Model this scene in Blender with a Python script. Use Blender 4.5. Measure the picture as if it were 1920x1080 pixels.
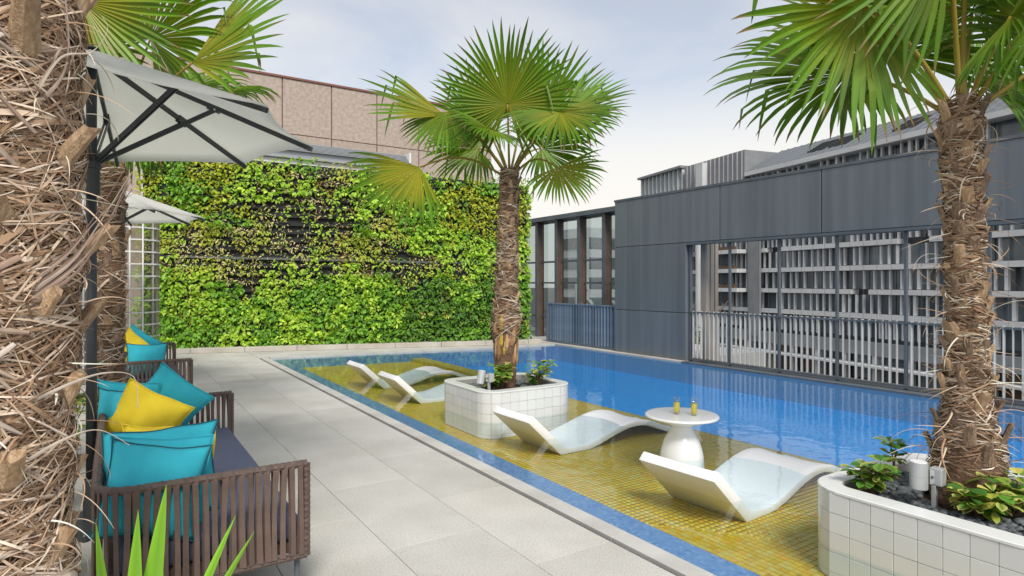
import bpy, bmesh, math, random
import numpy as np
from mathutils import Vector, Matrix, noise as mnoise

for o in list(bpy.data.objects):
    bpy.data.objects.remove(o, do_unlink=True)
scene = bpy.context.scene
COL = scene.collection
R = math.radians
V = Vector

# ------------------------------------------------------------------ camera
YAW = math.atan(748 / 1150)
EYE = 1.55
cam_d = bpy.data.cameras.new('camera')
cam_d.sensor_width = 36.0
cam_d.lens = 1150 / 1920 * 36
cam_d.shift_y = -10 / 1920
cam_d.clip_start = 0.05
cam_d.clip_end = 4000
cam = bpy.data.objects.new('camera', cam_d)
cam.location = (0, 0, EYE)
cam.rotation_euler = (R(90), 0, -YAW)
COL.objects.link(cam)
scene.camera = cam
RIGHT = V((math.cos(YAW), -math.sin(YAW), 0))
FWD = V((math.sin(YAW), math.cos(YAW), 0))
UP = V((0, 0, 1))

# ------------------------------------------------------------------ sky and sun
SUN_EL, SUN_AZ = R(48), R(200)            # azimuth measured clockwise from +Y
world = bpy.data.worlds.new('World')
scene.world = world
world.use_nodes = True
wn, wl = world.node_tree.nodes, world.node_tree.links
wn.clear()
out = wn.new('ShaderNodeOutputWorld')
bg = wn.new('ShaderNodeBackground')
sky = wn.new('ShaderNodeTexSky')
sky.sky_type = 'NISHITA'
sky.sun_disc = False
sky.sun_elevation = SUN_EL
sky.sun_rotation = SUN_AZ
sky.air_density = 1.0
sky.dust_density = 0.8
sky.ozone_density = 0.7
geo = wn.new('ShaderNodeTexCoord')
mp = wn.new('ShaderNodeMapping')
mp.inputs['Scale'].default_value = (1.0, 1.0, 2.6)
mp.inputs['Location'].default_value = (0.35, 0.1, 0.3)
nz = wn.new('ShaderNodeTexNoise')
nz.inputs['Scale'].default_value = 1.7
nz.inputs['Detail'].default_value = 6
nz.inputs['Roughness'].default_value = 0.52
nz.inputs['Distortion'].default_value = 0.6
rampw = wn.new('ShaderNodeValToRGB')
rampw.color_ramp.elements[0].position = 0.40
rampw.color_ramp.elements[0].color = (0.40, 0.40, 0.40, 1)
rampw.color_ramp.elements[1].position = 0.70
rampw.color_ramp.elements[1].color = (0.88, 0.88, 0.88, 1)
mixw = wn.new('ShaderNodeMix')
mixw.data_type = 'RGBA'
mixw.inputs[7].default_value = (6.15, 5.95, 5.6, 1)     # bright thin cloud, before the strength
wl.new(geo.outputs['Generated'], mp.inputs[0])
wl.new(mp.outputs[0], nz.inputs['Vector'])
wl.new(nz.outputs['Fac'], rampw.inputs[0])
# thin cloud thickens towards the horizon, all the way round
sepw = wn.new('ShaderNodeSeparateXYZ')
wl.new(geo.outputs['Generated'], sepw.inputs[0])
hz = wn.new('ShaderNodeMapRange')
hz.interpolation_type = 'SMOOTHSTEP'
hz.inputs['From Min'].default_value = 0.14
hz.inputs['From Max'].default_value = 0.46
hz.inputs['To Min'].default_value = 0.97
hz.inputs['To Max'].default_value = 0.0
wl.new(sepw.outputs[2], hz.inputs[0])
mxw = wn.new('ShaderNodeMath'); mxw.operation = 'MAXIMUM'
wl.new(rampw.outputs[0], mxw.inputs[0]); wl.new(hz.outputs[0], mxw.inputs[1])
wl.new(mxw.outputs[0], mixw.inputs[0])
wl.new(sky.outputs[0], mixw.inputs[6])
wl.new(mixw.outputs[2], bg.inputs[0])
bg.inputs[1].default_value = 0.115
wl.new(bg.outputs[0], out.inputs[0])

sun_d = bpy.data.lights.new('sun', 'SUN')
sun_d.energy = 2.5
sun_d.angle = R(20)
sun_d.color = (1.0, 0.95, 0.87)
sun = bpy.data.objects.new('sun', sun_d)
sdir = V((math.sin(SUN_AZ) * math.cos(SUN_EL), math.cos(SUN_AZ) * math.cos(SUN_EL), math.sin(SUN_EL)))
sun.rotation_euler = sdir.to_track_quat('Z', 'Y').to_euler()
sun.location = (0, 0, 30)
COL.objects.link(sun)

vs = scene.view_settings
vs.view_transform = 'Standard'
vs.look = 'None'
vs.gamma = 1.0
vs.use_curve_mapping = False
vs.exposure = 0.5
scene.render.engine = 'CYCLES'
scene.cycles.max_bounces = 8
scene.cycles.transparent_max_bounces = 12
scene.cycles.caustics_reflective = False
scene.cycles.caustics_refractive = False

# ------------------------------------------------------------------ materials
MATS = {}


def mat(name, col, rough=0.6, col2=None, nscale=5.0, detail=5.0, bump=0.0, bscale=None, metal=0.0,
        spec=0.5, lo=0.35, hi=0.65, coat=0.0, stretch=None, objrand=0.0):
    """Principled with a noise blend of two colours and a noise bump."""
    m = bpy.data.materials.new(name)
    m.use_nodes = True
    n, l = m.node_tree.nodes, m.node_tree.links
    b = n['Principled BSDF']
    b.inputs['Roughness'].default_value = rough
    b.inputs['Metallic'].default_value = metal
    b.inputs['Specular IOR Level'].default_value = spec
    b.inputs['Coat Weight'].default_value = coat
    b.inputs['Base Color'].default_value = (*col, 1)
    tc = n.new('ShaderNodeTexCoord')
    vec = tc.outputs['Object']
    if stretch:
        mpn = n.new('ShaderNodeMapping')
        mpn.inputs['Scale'].default_value = stretch
        l.new(vec, mpn.inputs[0])
        vec = mpn.outputs[0]
    last = None
    if col2 is not None:
        t = n.new('ShaderNodeTexNoise')
        t.inputs['Scale'].default_value = nscale
        t.inputs['Detail'].default_value = detail
        l.new(vec, t.inputs['Vector'])
        r = n.new('ShaderNodeValToRGB')
        r.color_ramp.elements[0].position = lo
        r.color_ramp.elements[1].position = hi
        r.color_ramp.elements[0].color = (*col, 1)
        r.color_ramp.elements[1].color = (*col2, 1)
        l.new(t.outputs['Fac'], r.inputs[0])
        last = r.outputs[0]
        l.new(last, b.inputs['Base Color'])
    if objrand > 0:
        oi = n.new('ShaderNodeObjectInfo')
        mr = n.new('ShaderNodeMapRange')
        mr.inputs['To Min'].default_value = 1 - objrand
        mr.inputs['To Max'].default_value = 1 + objrand
        l.new(oi.outputs['Random'], mr.inputs[0])
        hs = n.new('ShaderNodeHueSaturation')
        l.new(mr.outputs[0], hs.inputs['Value'])
        if last is not None:
            l.new(last, hs.inputs['Color'])
        else:
            hs.inputs['Color'].default_value = (*col, 1)
        l.new(hs.outputs[0], b.inputs['Base Color'])
    if bump > 0:
        t2 = n.new('ShaderNodeTexNoise')
        t2.inputs['Scale'].default_value = bscale or nscale * 6
        t2.inputs['Detail'].default_value = 4
        l.new(vec, t2.inputs['Vector'])
        bp = n.new('ShaderNodeBump')
        bp.inputs['Strength'].default_value = bump
        bp.inputs['Distance'].default_value = 0.02
        l.new(t2.outputs['Fac'], bp.inputs['Height'])
        l.new(bp.outputs[0], b.inputs['Normal'])
    MATS[name] = m
    return m


def leafmat(name, rough=0.45, trans=0.3, spec=0.4):
    """Leaf colour from the mesh colour attribute, partly translucent."""
    m = bpy.data.materials.new(name)
    m.use_nodes = True
    n, l = m.node_tree.nodes, m.node_tree.links
    b = n['Principled BSDF']
    b.inputs['Roughness'].default_value = rough
    b.inputs['Specular IOR Level'].default_value = spec
    at = n.new('ShaderNodeAttribute')
    at.attribute_name = 'Col'
    l.new(at.outputs['Color'], b.inputs['Base Color'])
    if trans > 0:
        tr = n.new('ShaderNodeBsdfTranslucent')
        hs = n.new('ShaderNodeHueSaturation')
        hs.inputs['Saturation'].default_value = 1.1
        hs.inputs['Value'].default_value = 1.25
        l.new(at.outputs['Color'], hs.inputs['Color'])
        l.new(hs.outputs[0], tr.inputs[0])
        mx = n.new('ShaderNodeMixShader')
        mx.inputs[0].default_value = trans
        l.new(b.outputs[0], mx.inputs[1])
        l.new(tr.outputs[0], mx.inputs[2])
        l.new(mx.outputs[0], n['Material Output'].inputs[0])
    MATS[name] = m
    return m


def mosaic(name, cols, cell, grout, rough=0.25, gw=0.06):
    """Random colour per small square tile, on a world grid."""
    m = bpy.data.materials.new(name)
    m.use_nodes = True
    n, l = m.node_tree.nodes, m.node_tree.links
    b = n['Principled BSDF']
    b.inputs['Roughness'].default_value = rough
    g = n.new('ShaderNodeNewGeometry')
    dv = n.new('ShaderNodeVectorMath'); dv.operation = 'DIVIDE'
    dv.inputs[1].default_value = (cell, cell, cell)
    l.new(g.outputs['Position'], dv.inputs[0])
    fl = n.new('ShaderNodeVectorMath'); fl.operation = 'FLOOR'
    ad = n.new('ShaderNodeVectorMath'); ad.operation = 'ADD'
    ad.inputs[1].default_value = (0, 0, 0.31)
    l.new(dv.outputs[0], ad.inputs[0])
    l.new(ad.outputs[0], fl.inputs[0])
    w = n.new('ShaderNodeTexWhiteNoise')
    l.new(fl.outputs[0], w.inputs['Vector'])
    r = n.new('ShaderNodeValToRGB')
    r.color_ramp.interpolation = 'LINEAR'
    els = r.color_ramp.elements
    while len(els) < len(cols):
        els.new(0.5)
    for i, c in enumerate(cols):
        els[i].position = i / (len(cols) - 1)
        els[i].color = (*c, 1)
    l.new(w.outputs['Value'], r.inputs[0])
    src = r.outputs[0]
    if gw > 0:
        fr = n.new('ShaderNodeVectorMath'); fr.operation = 'FRACTION'
        l.new(dv.outputs[0], fr.inputs[0])
        sp = n.new('ShaderNodeSeparateXYZ')
        l.new(fr.outputs[0], sp.inputs[0])
        mn = n.new('ShaderNodeMath'); mn.operation = 'MINIMUM'
        l.new(sp.outputs[0], mn.inputs[0]); l.new(sp.outputs[1], mn.inputs[1])
        ls = n.new('ShaderNodeMath'); ls.operation = 'LESS_THAN'
        ls.inputs[1].default_value = gw
        l.new(mn.outputs[0], ls.inputs[0])
        mx = n.new('ShaderNodeMix'); mx.data_type = 'RGBA'
        l.new(ls.outputs[0], mx.inputs[0])
        l.new(src, mx.inputs[6])
        mx.inputs[7].default_value = (*grout, 1)
        src = mx.outputs[2]
    l.new(src, b.inputs['Base Color'])
    MATS[name] = m
    return m


mat('stone', (0.57, 0.56, 0.53), 0.75, (0.50, 0.49, 0.46), 2.2, 8, 0.12, 160, objrand=0.05)
# speckled granite: add fine dark flecks
_m = MATS['stone']; _n, _l = _m.node_tree.nodes, _m.node_tree.links
_b = _n['Principled BSDF']
_src = _b.inputs['Base Color'].links[0].from_socket
_g = _n.new('ShaderNodeNewGeometry')
_t = _n.new('ShaderNodeTexNoise'); _t.inputs['Scale'].default_value = 105; _t.inputs['Detail'].default_value = 3
_l.new(_g.outputs['Position'], _t.inputs['Vector'])
_r = _n.new('ShaderNodeValToRGB')
_r.color_ramp.elements[0].position = 0.33; _r.color_ramp.elements[0].color = (0.66, 0.65, 0.63, 1)
_r.color_ramp.elements[1].position = 0.47; _r.color_ramp.elements[1].color = (1, 1, 1, 1)
_l.new(_t.outputs['Fac'], _r.inputs[0])
_t2 = _n.new('ShaderNodeTexNoise'); _t2.inputs['Scale'].default_value = 0.9; _t2.inputs['Detail'].default_value = 7
_l.new(_g.outputs['Position'], _t2.inputs['Vector'])
_r2 = _n.new('ShaderNodeValToRGB')
_r2.color_ramp.elements[0].position = 0.3; _r2.color_ramp.elements[0].color = (0.86, 0.85, 0.82, 1)
_r2.color_ramp.elements[1].position = 0.6; _r2.color_ramp.elements[1].color = (1, 1, 1, 1)
_l.new(_t2.outputs['Fac'], _r2.inputs[0])
_mx = _n.new('ShaderNodeMix'); _mx.data_type = 'RGBA'; _mx.blend_type = 'MULTIPLY'; _mx.inputs[0].default_value = 1
_l.new(_src, _mx.inputs[6]); _l.new(_r.outputs[0], _mx.inputs[7])
_mx2 = _n.new('ShaderNodeMix'); _mx2.data_type = 'RGBA'; _mx2.blend_type = 'MULTIPLY'; _mx2.inputs[0].default_value = 1
_l.new(_mx.outputs[2], _mx2.inputs[6]); _l.new(_r2.outputs[0], _mx2.inputs[7])
_l.new(_mx2.outputs[2], _b.inputs['Base Color'])

mat('joint', (0.33, 0.32, 0.295), 0.9)
mat('slot', (0.015, 0.015, 0.016), 0.7)
mat('coping', (0.52, 0.515, 0.49), 0.7, (0.44, 0.43, 0.405), 3, 6, 0.1, 90, objrand=0.05)
mat('kerbstone', (0.50, 0.47, 0.42), 0.8, (0.40, 0.37, 0.32), 2.5, 6, 0.2, 40)
mat('asphalt', (0.10, 0.10, 0.10), 0.9, (0.07, 0.07, 0.07), 0.3, 6)
mat('concrete', (0.38, 0.38, 0.37), 0.85, (0.30, 0.30, 0.29), 0.6, 6)
mosaic('yellow_tile', [(0.46, 0.29, 0.012), (0.58, 0.40, 0.03), (0.50, 0.33, 0.015), (0.50, 0.42, 0.09), (0.60, 0.31, 0.01)],
       0.05, (0.2, 0.15, 0.05), 0.3, 0.0)
mosaic('blue_tile', [(0.002, 0.19, 0.60), (0.003, 0.25, 0.70), (0.002, 0.22, 0.65), (0.006, 0.30, 0.74)],
       0.05, (0.12, 0.30, 0.50), 0.3, 0.07)
mosaic('edge_tile', [(0.04, 0.14, 0.38), (0.10, 0.23, 0.46), (0.06, 0.18, 0.42), (0.16, 0.28, 0.48)],
       0.025, (0.16, 0.24, 0.36), 0.35, 0.08)
mat('grout_yellow', (0.34, 0.25, 0.05), 0.8)
mat('white_tile', (0.70, 0.71, 0.70), 0.22, (0.64, 0.65, 0.64), 4, 4, objrand=0.035)
mat('grout_grey', (0.30, 0.295, 0.28), 0.85)
mat('white_gloss', (0.86, 0.86, 0.86), 0.28, coat=0.2)
mat('white_matte', (0.85, 0.85, 0.86), 0.38, (0.81, 0.81, 0.82), 3, 4)
mat('grey_panel', (0.142, 0.159, 0.174), 0.5, (0.108, 0.123, 0.137), 1.2, 6, 0.05, 30, stretch=(1, 6, 0.25), objrand=0.05)
mat('dark_steel', (0.10, 0.118, 0.135), 0.5, (0.08, 0.095, 0.11), 3, 4)
mat('blue_steel', (0.13, 0.18, 0.24), 0.5, (0.10, 0.14, 0.20), 4, 4, objrand=0.12)
mat('pale_slat', (0.50, 0.50, 0.48), 0.55, (0.42, 0.42, 0.40), 4, 4, objrand=0.1)
mat('beige_cladding', (0.42, 0.38, 0.33), 0.7, (0.36, 0.32, 0.28), 2, 4)
mat('bronze', (0.13, 0.085, 0.06), 0.45, (0.10, 0.065, 0.045), 3, 4)
mat('umbrella_metal', (0.035, 0.040, 0.045), 0.45)
mat('pink_granite', (0.46, 0.385, 0.325), 0.8, (0.35, 0.285, 0.24), 9, 8, 0.05, 30, objrand=0.04)
mat('granite_joint', (0.22, 0.10, 0.075), 0.9)
mat('metal_grey', (0.36, 0.38, 0.40), 0.4, metal=0.3)
mat('white_paint', (0.74, 0.74, 0.72), 0.6)
mat('strap', (0.135, 0.092, 0.075), 0.6, (0.10, 0.066, 0.054), 9, 4, 0.2, 120, objrand=0.16)
mat('wrap', (0.115, 0.078, 0.066), 0.6, (0.08, 0.055, 0.045), 30, 3, 0.5, 60)
mat('seat_fabric', (0.085, 0.100, 0.165), 0.9, (0.070, 0.084, 0.14), 40, 3, 0.2, 400)
mat('teal_fabric', (0.035, 0.48, 0.60), 0.85, (0.026, 0.40, 0.51), 6, 4, 0.25, 260)
mat('yellow_fabric', (0.84, 0.64, 0.03), 0.85, (0.76, 0.56, 0.025), 8, 4, 0.25, 260)
mat('piping_dark', (0.01, 0.09, 0.12), 0.9)
mat('lamp_metal', (0.50, 0.52, 0.53), 0.4, metal=0.4)
mat('pebble', (0.065, 0.075, 0.085), 0.6, (0.13, 0.14, 0.15), 14, 3)
mat('soil', (0.05, 0.035, 0.025), 0.95, (0.09, 0.055, 0.035), 20, 4, 0.6, 60)
mat('stub', (0.52, 0.37, 0.23), 0.8, (0.34, 0.21, 0.115), 12, 5, 0.5, 40, stretch=(6, 6, 1), objrand=0.22)
mat('boot', (0.34, 0.235, 0.16), 0.9, (0.17, 0.11, 0.075), 14, 5, 0.6, 40, stretch=(6, 6, 1), objrand=0.3)
mat('black_tray', (0.012, 0.013, 0.014), 0.7)
mat('tray_grey', (0.10, 0.11, 0.11), 0.7)
mat('juice', (0.95, 0.74, 0.03), 0.2)
mat('office_white', (0.62, 0.63, 0.63), 0.6, (0.55, 0.56, 0.57), 0.3, 5)
mat('office_fin', (0.54, 0.55, 0.57), 0.5, objrand=0.1)
mat('office_panel', (0.24, 0.25, 0.26), 0.7, (0.20, 0.21, 0.22), 0.5, 4)
mat('office_dark', (0.03, 0.035, 0.04), 0.5)
mat('office_brown', (0.10, 0.055, 0.03), 0.7)
mat('office_roof', (0.115, 0.13, 0.15), 0.7)
mat('office_glass', (0.07, 0.09, 0.105), 0.15, (0.15, 0.18, 0.20), 0.25, 3, spec=0.5, objrand=0.35)
mat('teal_glass', (0.28, 0.42, 0.42), 0.2, (0.36, 0.48, 0.48), 0.4, 2)
mat('pipe_white', (0.66, 0.67, 0.68), 0.35)
mat('trunk_bark', (0.20, 0.115, 0.07), 0.9, (0.11, 0.065, 0.042), 14, 6, 0.9, 40)
leafmat('palm_leaf', 0.42, 0.28)
leafmat('leaf', 0.5, 0.25)
leafmat('fibre', 0.85, 0.0, 0.15)
leafmat('solid_leafy', 0.6, 0.0)

# canopy cloth: diffuse with a little light coming through
m = mat('canopy_cloth', (0.84, 0.84, 0.81), 0.9, (0.81, 0.81, 0.78), 30, 3)
_n, _l = m.node_tree.nodes, m.node_tree.links
_tr = _n.new('ShaderNodeBsdfTranslucent'); _tr.inputs[0].default_value = (0.93, 0.93, 0.88, 1)
_mx = _n.new('ShaderNodeMixShader'); _mx.inputs[0].default_value = 0.65
_l.new(_n['Principled BSDF'].outputs[0], _mx.inputs[1]); _l.new(_tr.outputs[0], _mx.inputs[2])
_l.new(_mx.outputs[0], _n['Material Output'].inputs[0])


def thin_glass(name, tint, gloss_rough=0.02, ior=1.45, bump=0.0, bscale=3.0, extra=0.0, top=0.85):
    m = bpy.data.materials.new(name)
    m.use_nodes = True
    n, l = m.node_tree.nodes, m.node_tree.links
    n.remove(n['Principled BSDF'])
    t = n.new('ShaderNodeBsdfTransparent'); t.inputs[0].default_value = (*tint, 1)
    g = n.new('ShaderNodeBsdfGlossy'); g.inputs['Roughness'].default_value = gloss_rough
    lw = n.new('ShaderNodeLayerWeight'); lw.inputs[0].default_value = 0.5
    pw_ = n.new('ShaderNodeMath'); pw_.operation = 'POWER'; pw_.inputs[1].default_value = 5.0
    l.new(lw.outputs['Facing'], pw_.inputs[0])
    f0 = ((ior - 1) / (ior + 1)) ** 2
    fr = n.new('ShaderNodeMapRange'); fr.inputs['To Min'].default_value = f0; fr.inputs['To Max'].default_value = top
    l.new(pw_.outputs[0], fr.inputs[0])
    mx = n.new('ShaderNodeMixShader')
    src = fr.outputs[0]
    if extra:
        ad = n.new('ShaderNodeMath'); ad.operation = 'ADD'; ad.use_clamp = True
        ad.inputs[1].default_value = extra
        l.new(src, ad.inputs[0]); src = ad.outputs[0]
    l.new(src, mx.inputs[0])
    l.new(t.outputs[0], mx.inputs[1]); l.new(g.outputs[0], mx.inputs[2])
    l.new(mx.outputs[0], n['Material Output'].inputs[0])
    if bump:
        ge = n.new('ShaderNodeNewGeometry')
        tx = n.new('ShaderNodeTexNoise')
        tx.inputs['Scale'].default_value = bscale
        tx.inputs['Detail'].default_value = 3
        l.new(ge.outputs['Position'], tx.inputs['Vector'])
        bp = n.new('ShaderNodeBump')
        bp.inputs['Strength'].default_value = bump
        bp.inputs['Distance'].default_value = 0.05
        l.new(tx.outputs['Fac'], bp.inputs['Height'])
        l.new(bp.outputs[0], g.inputs['Normal']); l.new(bp.outputs[0], lw.inputs['Normal'])
    MATS[name] = m
    return m


thin_glass('water', (0.90, 0.97, 0.99), 0.015, 1.33, bump=0.065, bscale=5.0, top=0.78)
thin_glass('pane', (0.72, 0.78, 0.78), 0.02, 1.5, extra=0.10)
thin_glass('tumbler', (0.95, 0.96, 0.96), 0.02, 1.4, extra=0.03)
thin_glass('block_glass', (0.80, 0.78, 0.74), 0.15, 1.5, extra=0.12)


# ------------------------------------------------------------------ mesh helpers
def tag(o, label=None, cat=None, group=None, kind=None):
    if label: o['label'] = label
    if cat: o['category'] = cat
    if group: o['group'] = group
    if kind: o['kind'] = kind
    return o


def empty(name, loc=(0, 0, 0), rz=0.0, label=None, cat=None, group=None):
    o = bpy.data.objects.new(name, None)
    o.empty_display_size = 0.1
    o.location = loc
    o.rotation_euler = (0, 0, rz)
    COL.objects.link(o)
    return tag(o, label, cat, group)


def wloc(o):
    p = V((0, 0, 0))
    while o is not None:
        p = p + V(o.location); o = o.parent
    return p


def link(name, me, parent=None, loc=(0, 0, 0), rot=None):
    o = bpy.data.objects.new(name, me)
    o.location = loc
    if rot is not None:
        o.rotation_euler = rot
    o.parent = parent
    COL.objects.link(o)
    return o


class MB:
    def __init__(s):
        s.v, s.f, s.c = [], [], []

    def add(s, vs, fs, col=None):
        b = len(s.v)
        s.v += [tuple(p) for p in vs]
        s.f += [tuple(i + b for i in f) for f in fs]
        if col is not None:
            if isinstance(col, list): s.c += col
            else: s.c += [col] * len(vs)
        return s

    def box(s, x0, x1, y0, y1, z0, z1, col=None):
        v = [(x0, y0, z0), (x1, y0, z0), (x1, y1, z0), (x0, y1, z0), (x0, y0, z1), (x1, y0, z1), (x1, y1, z1), (x0, y1, z1)]
        return s.add(v, [(3, 2, 1, 0), (4, 5, 6, 7), (0, 1, 5, 4), (1, 2, 6, 5), (2, 3, 7, 6), (3, 0, 4, 7)], col)

    def prism(s, poly, z0, z1, col=None):
        n = len(poly)
        v = [(p[0], p[1], z0) for p in poly] + [(p[0], p[1], z1) for p in poly]
        f = [tuple(range(n - 1, -1, -1)), tuple(range(n, 2 * n))]
        f += [(i, (i + 1) % n, n + (i + 1) % n, n + i) for i in range(n)]
        return s.add(v, f, col)

    def bar(s, p, q, w, h, up=UP, col=None):
        p, q = V(p), V(q)
        d = (q - p).normalized()
        x = d.cross(up)
        if x.length < 1e-4: x = d.cross(V((1, 0, 0)))
        x.normalize(); y = x.cross(d).normalized()
        c = []
        for b in (p, q):
            for sx, sy in ((-1, -1), (1, -1), (1, 1), (-1, 1)):
                c.append(b + x * sx * w / 2 + y * sy * h / 2)
        return s.add(c, [(0, 1, 2, 3), (7, 6, 5, 4), (0, 4, 5, 1), (1, 5, 6, 2), (2, 6, 7, 3), (3, 7, 4, 0)], col)

    def tube(s, pts, rad, n=8, cap=True, col=None):
        pts = [V(p) for p in pts]
        if not hasattr(rad, '__len__'): rad = [rad] * len(pts)
        vs, fs = [], []
        px = None
        for i, p in enumerate(pts):
            d = (pts[min(i + 1, len(pts) - 1)] - pts[max(i - 1, 0)]).normalized()
            if px is None:
                px = d.orthogonal().normalized()
            else:
                px = (px - d * px.dot(d))
                px = px.normalized() if px.length > 1e-5 else d.orthogonal().normalized()
            py = d.cross(px)
            for k in range(n):
                t = 2 * math.pi * k / n
                vs.append(p + (px * math.cos(t) + py * math.sin(t)) * rad[i])
        m = len(pts)
        for i in range(m - 1):
            for k in range(n):
                fs.append((i * n + k, i * n + (k + 1) % n, (i + 1) * n + (k + 1) % n, (i + 1) * n + k))
        if cap:
            fs.append(tuple(range(n - 1, -1, -1)))
            fs.append(tuple((m - 1) * n + k for k in range(n)))
        return s.add(vs, fs, col)

    def lathe(s, prof, n=32, center=(0, 0), col=None):
        vs, fs = [], []
        for r, z in prof:
            for k in range(n):
                t = 2 * math.pi * k / n
                vs.append((center[0] + r * math.cos(t), center[1] + r * math.sin(t), z))
        for i in range(len(prof) - 1):
            for k in range(n):
                fs.append((i * n + k, i * n + (k + 1) % n, (i + 1) * n + (k + 1) % n, (i + 1) * n + k))
        fs.append(tuple(range(n - 1, -1, -1)))
        fs.append(tuple((len(prof) - 1) * n + k for k in range(n)))
        return s.add(vs, fs, col)

    def mesh(s, name, material, smooth=False, bevel=0.0, segs=1):
        me = bpy.data.meshes.new(name)
        me.from_pydata(s.v, [], s.f)
        if s.c and len(s.c) == len(s.v):
            a = me.color_attributes.new('Col', 'FLOAT_COLOR', 'POINT')
            buf = np.ones((len(s.v), 4), dtype=np.float32)
            buf[:, :3] = np.array(s.c, dtype=np.float32)[:, :3]
            a.data.foreach_set('color', buf.ravel())
        if bevel > 0:
            bm = bmesh.new(); bm.from_mesh(me)
            bmesh.ops.bevel(bm, geom=[e for e in bm.edges if len(e.link_faces) == 2 and e.calc_face_angle(0) > 0.5],
                            offset=bevel, segments=segs, affect='EDGES', profile=0.5)
            bm.to_mesh(me); bm.free()
        me.materials.append(MATS[material])
        if smooth:
            me.shade_smooth()
        me.update()
        return me

    def build(s, name, material, parent=None, world=True, **kw):
        """world=True: vertices are in world space, moved into the parent's frame (parents here are unrotated)."""
        if parent is not None and world:
            p = wloc(parent)
            s.v = [(a[0] - p.x, a[1] - p.y, a[2] - p.z) for a in s.v]
        return link(name, s.mesh(name, material, **kw), parent)


def np_mesh(name, verts, faces, cols, material, parent=None, smooth=False):
    """numpy arrays -> one mesh object; all faces have the same corner count."""
    me = bpy.data.meshes.new(name)
    nv, (nf, k) = len(verts), faces.shape
    me.vertices.add(nv)
    me.vertices.foreach_set('co', np.asarray(verts, dtype=np.float32).ravel())
    me.loops.add(nf * k)
    me.loops.foreach_set('vertex_index', faces.astype(np.int32).ravel())
    me.polygons.add(nf)
    me.polygons.foreach_set('loop_start', np.arange(0, nf * k, k, dtype=np.int32))
    me.polygons.foreach_set('loop_total', np.full(nf, k, dtype=np.int32))
    if cols is not None:
        a = me.color_attributes.new('Col', 'FLOAT_COLOR', 'POINT')
        buf = np.ones((nv, 4), dtype=np.float32); buf[:, :3] = cols
        a.data.foreach_set('color', buf.ravel())
    me.update(calc_edges=True)
    me.validate()
    me.materials.append(MATS[material])
    if smooth: me.shade_smooth()
    return link(name, me, parent)


def copy_tree(o, parent=None):
    c = o.copy(); c.parent = parent
    COL.objects.link(c)
    for ch in list(o.children):
        copy_tree(ch, c)
    return c


def frame_of(d, up=UP):
    d = d.normalized()
    x = d.cross(up)
    if x.length < 1e-4: x = V((1, 0, 0))
    x.normalize()
    return x, x.cross(d).normalized()


def catmull(P, n=6):
    out_ = []
    for i in range(len(P) - 1):
        p0, p1, p2, p3 = P[max(i - 1, 0)], P[i], P[i + 1], P[min(i + 2, len(P) - 1)]
        for k in range(n):
            t = k / n
            out_.append(tuple(.5 * ((2 * b) + (c - a) * t + (2 * a - 5 * b + 4 * c - d) * t * t + (3 * b - a - 3 * c + d) * t ** 3)
                              for a, b, c, d in zip(p0, p1, p2, p3)))
    out_.append(P[-1])
    return out_


# ------------------------------------------------------------------ ground, deck, pool
tag(MB().add([(-1500, -1500, -14), (1500, -1500, -14), (1500, 1500, -14), (-1500, 1500, -14)], [(0, 1, 2, 3)]).build('ground', 'asphalt'), kind='structure')
tag(MB().box(-9, 9.9, -7, 25, -13.99, -1.6).build('terrace_base', 'concrete'), kind='structure')

WATER_Z, LEDGE_Z, DEEP_Z = -0.016, -0.20, -0.40
PX0, PX1, PXL, PXR = 2.69, 2.95, 5.85, 9.30      # pool edge, inner edge of the rim strip, ledge edge, right side
PY0 = -4.0


def far_y(x):                                      # slightly skewed far end of the pool
    return 13.2 + (x - 2.68) * (12.30 - 13.2) / (9.3 - 2.68)


WR, WL = V((8.90, 12.997, 0)), V((0.55, 15.62, 0))   # foot of the planted wall


def wall_y(x):
    return WR.y + (x - WR.x) * (WL.y - WR.y) / (WL.x - WR.x)


deck = tag(MB().prism([(-9, -7), (2.499, -7), (2.499, 20), (-9, 20)], -1.59, -0.022).build('deck', 'joint'), kind='structure')
cols_x = [2.505 - 0.575 - 0.6 * k for k in range(-1, 7)]
edges = [2.499] + [1.95 - 0.6 * k for k in range(0, 7)]
slab_cache = {}
for ci in range(len(edges) - 1):
    x1, x0 = edges[ci], edges[ci + 1]
    w = x1 - x0
    key = round(w, 3)
    if key not in slab_cache:
        slab_cache[key] = MB().box(-w / 2 + .0017, w / 2 - .0017, -.6 + .0013, .6 - .0013, -.02, 0).mesh('slab', 'stone', bevel=0.0015)
    y = 2.76 - 1.2 * 3 + (0.6 if ci % 2 else 0)
    while y < 16.8:
        link('paving_slab', slab_cache[key], deck, ((x0 + x1) / 2, y + .6, 0))
        y += 1.2
# strip of paving between the pool's far end and the planted wall
far_deck = tag(MB().prism([(2.51, far_y(2.51) + .22), (9.44, far_y(9.44) + .2), (9.44, 20), (2.51, 20)], -1.59, -0.022).build('far_deck', 'joint'), kind='structure')
xx = 2.503
while xx < 9.3:
    x2 = min(xx + 1.2, 9.44)
    q = [(xx + .0025, far_y(xx) + .225), (x2 - .0025, far_y(x2) + .225), (x2 - .0025, wall_y(x2) + .3), (xx + .0025, wall_y(xx) + .3)]
    MB().prism(q, -0.02, 0.0).build('paving_slab', 'stone', far_deck)
    xx = x2
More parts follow.
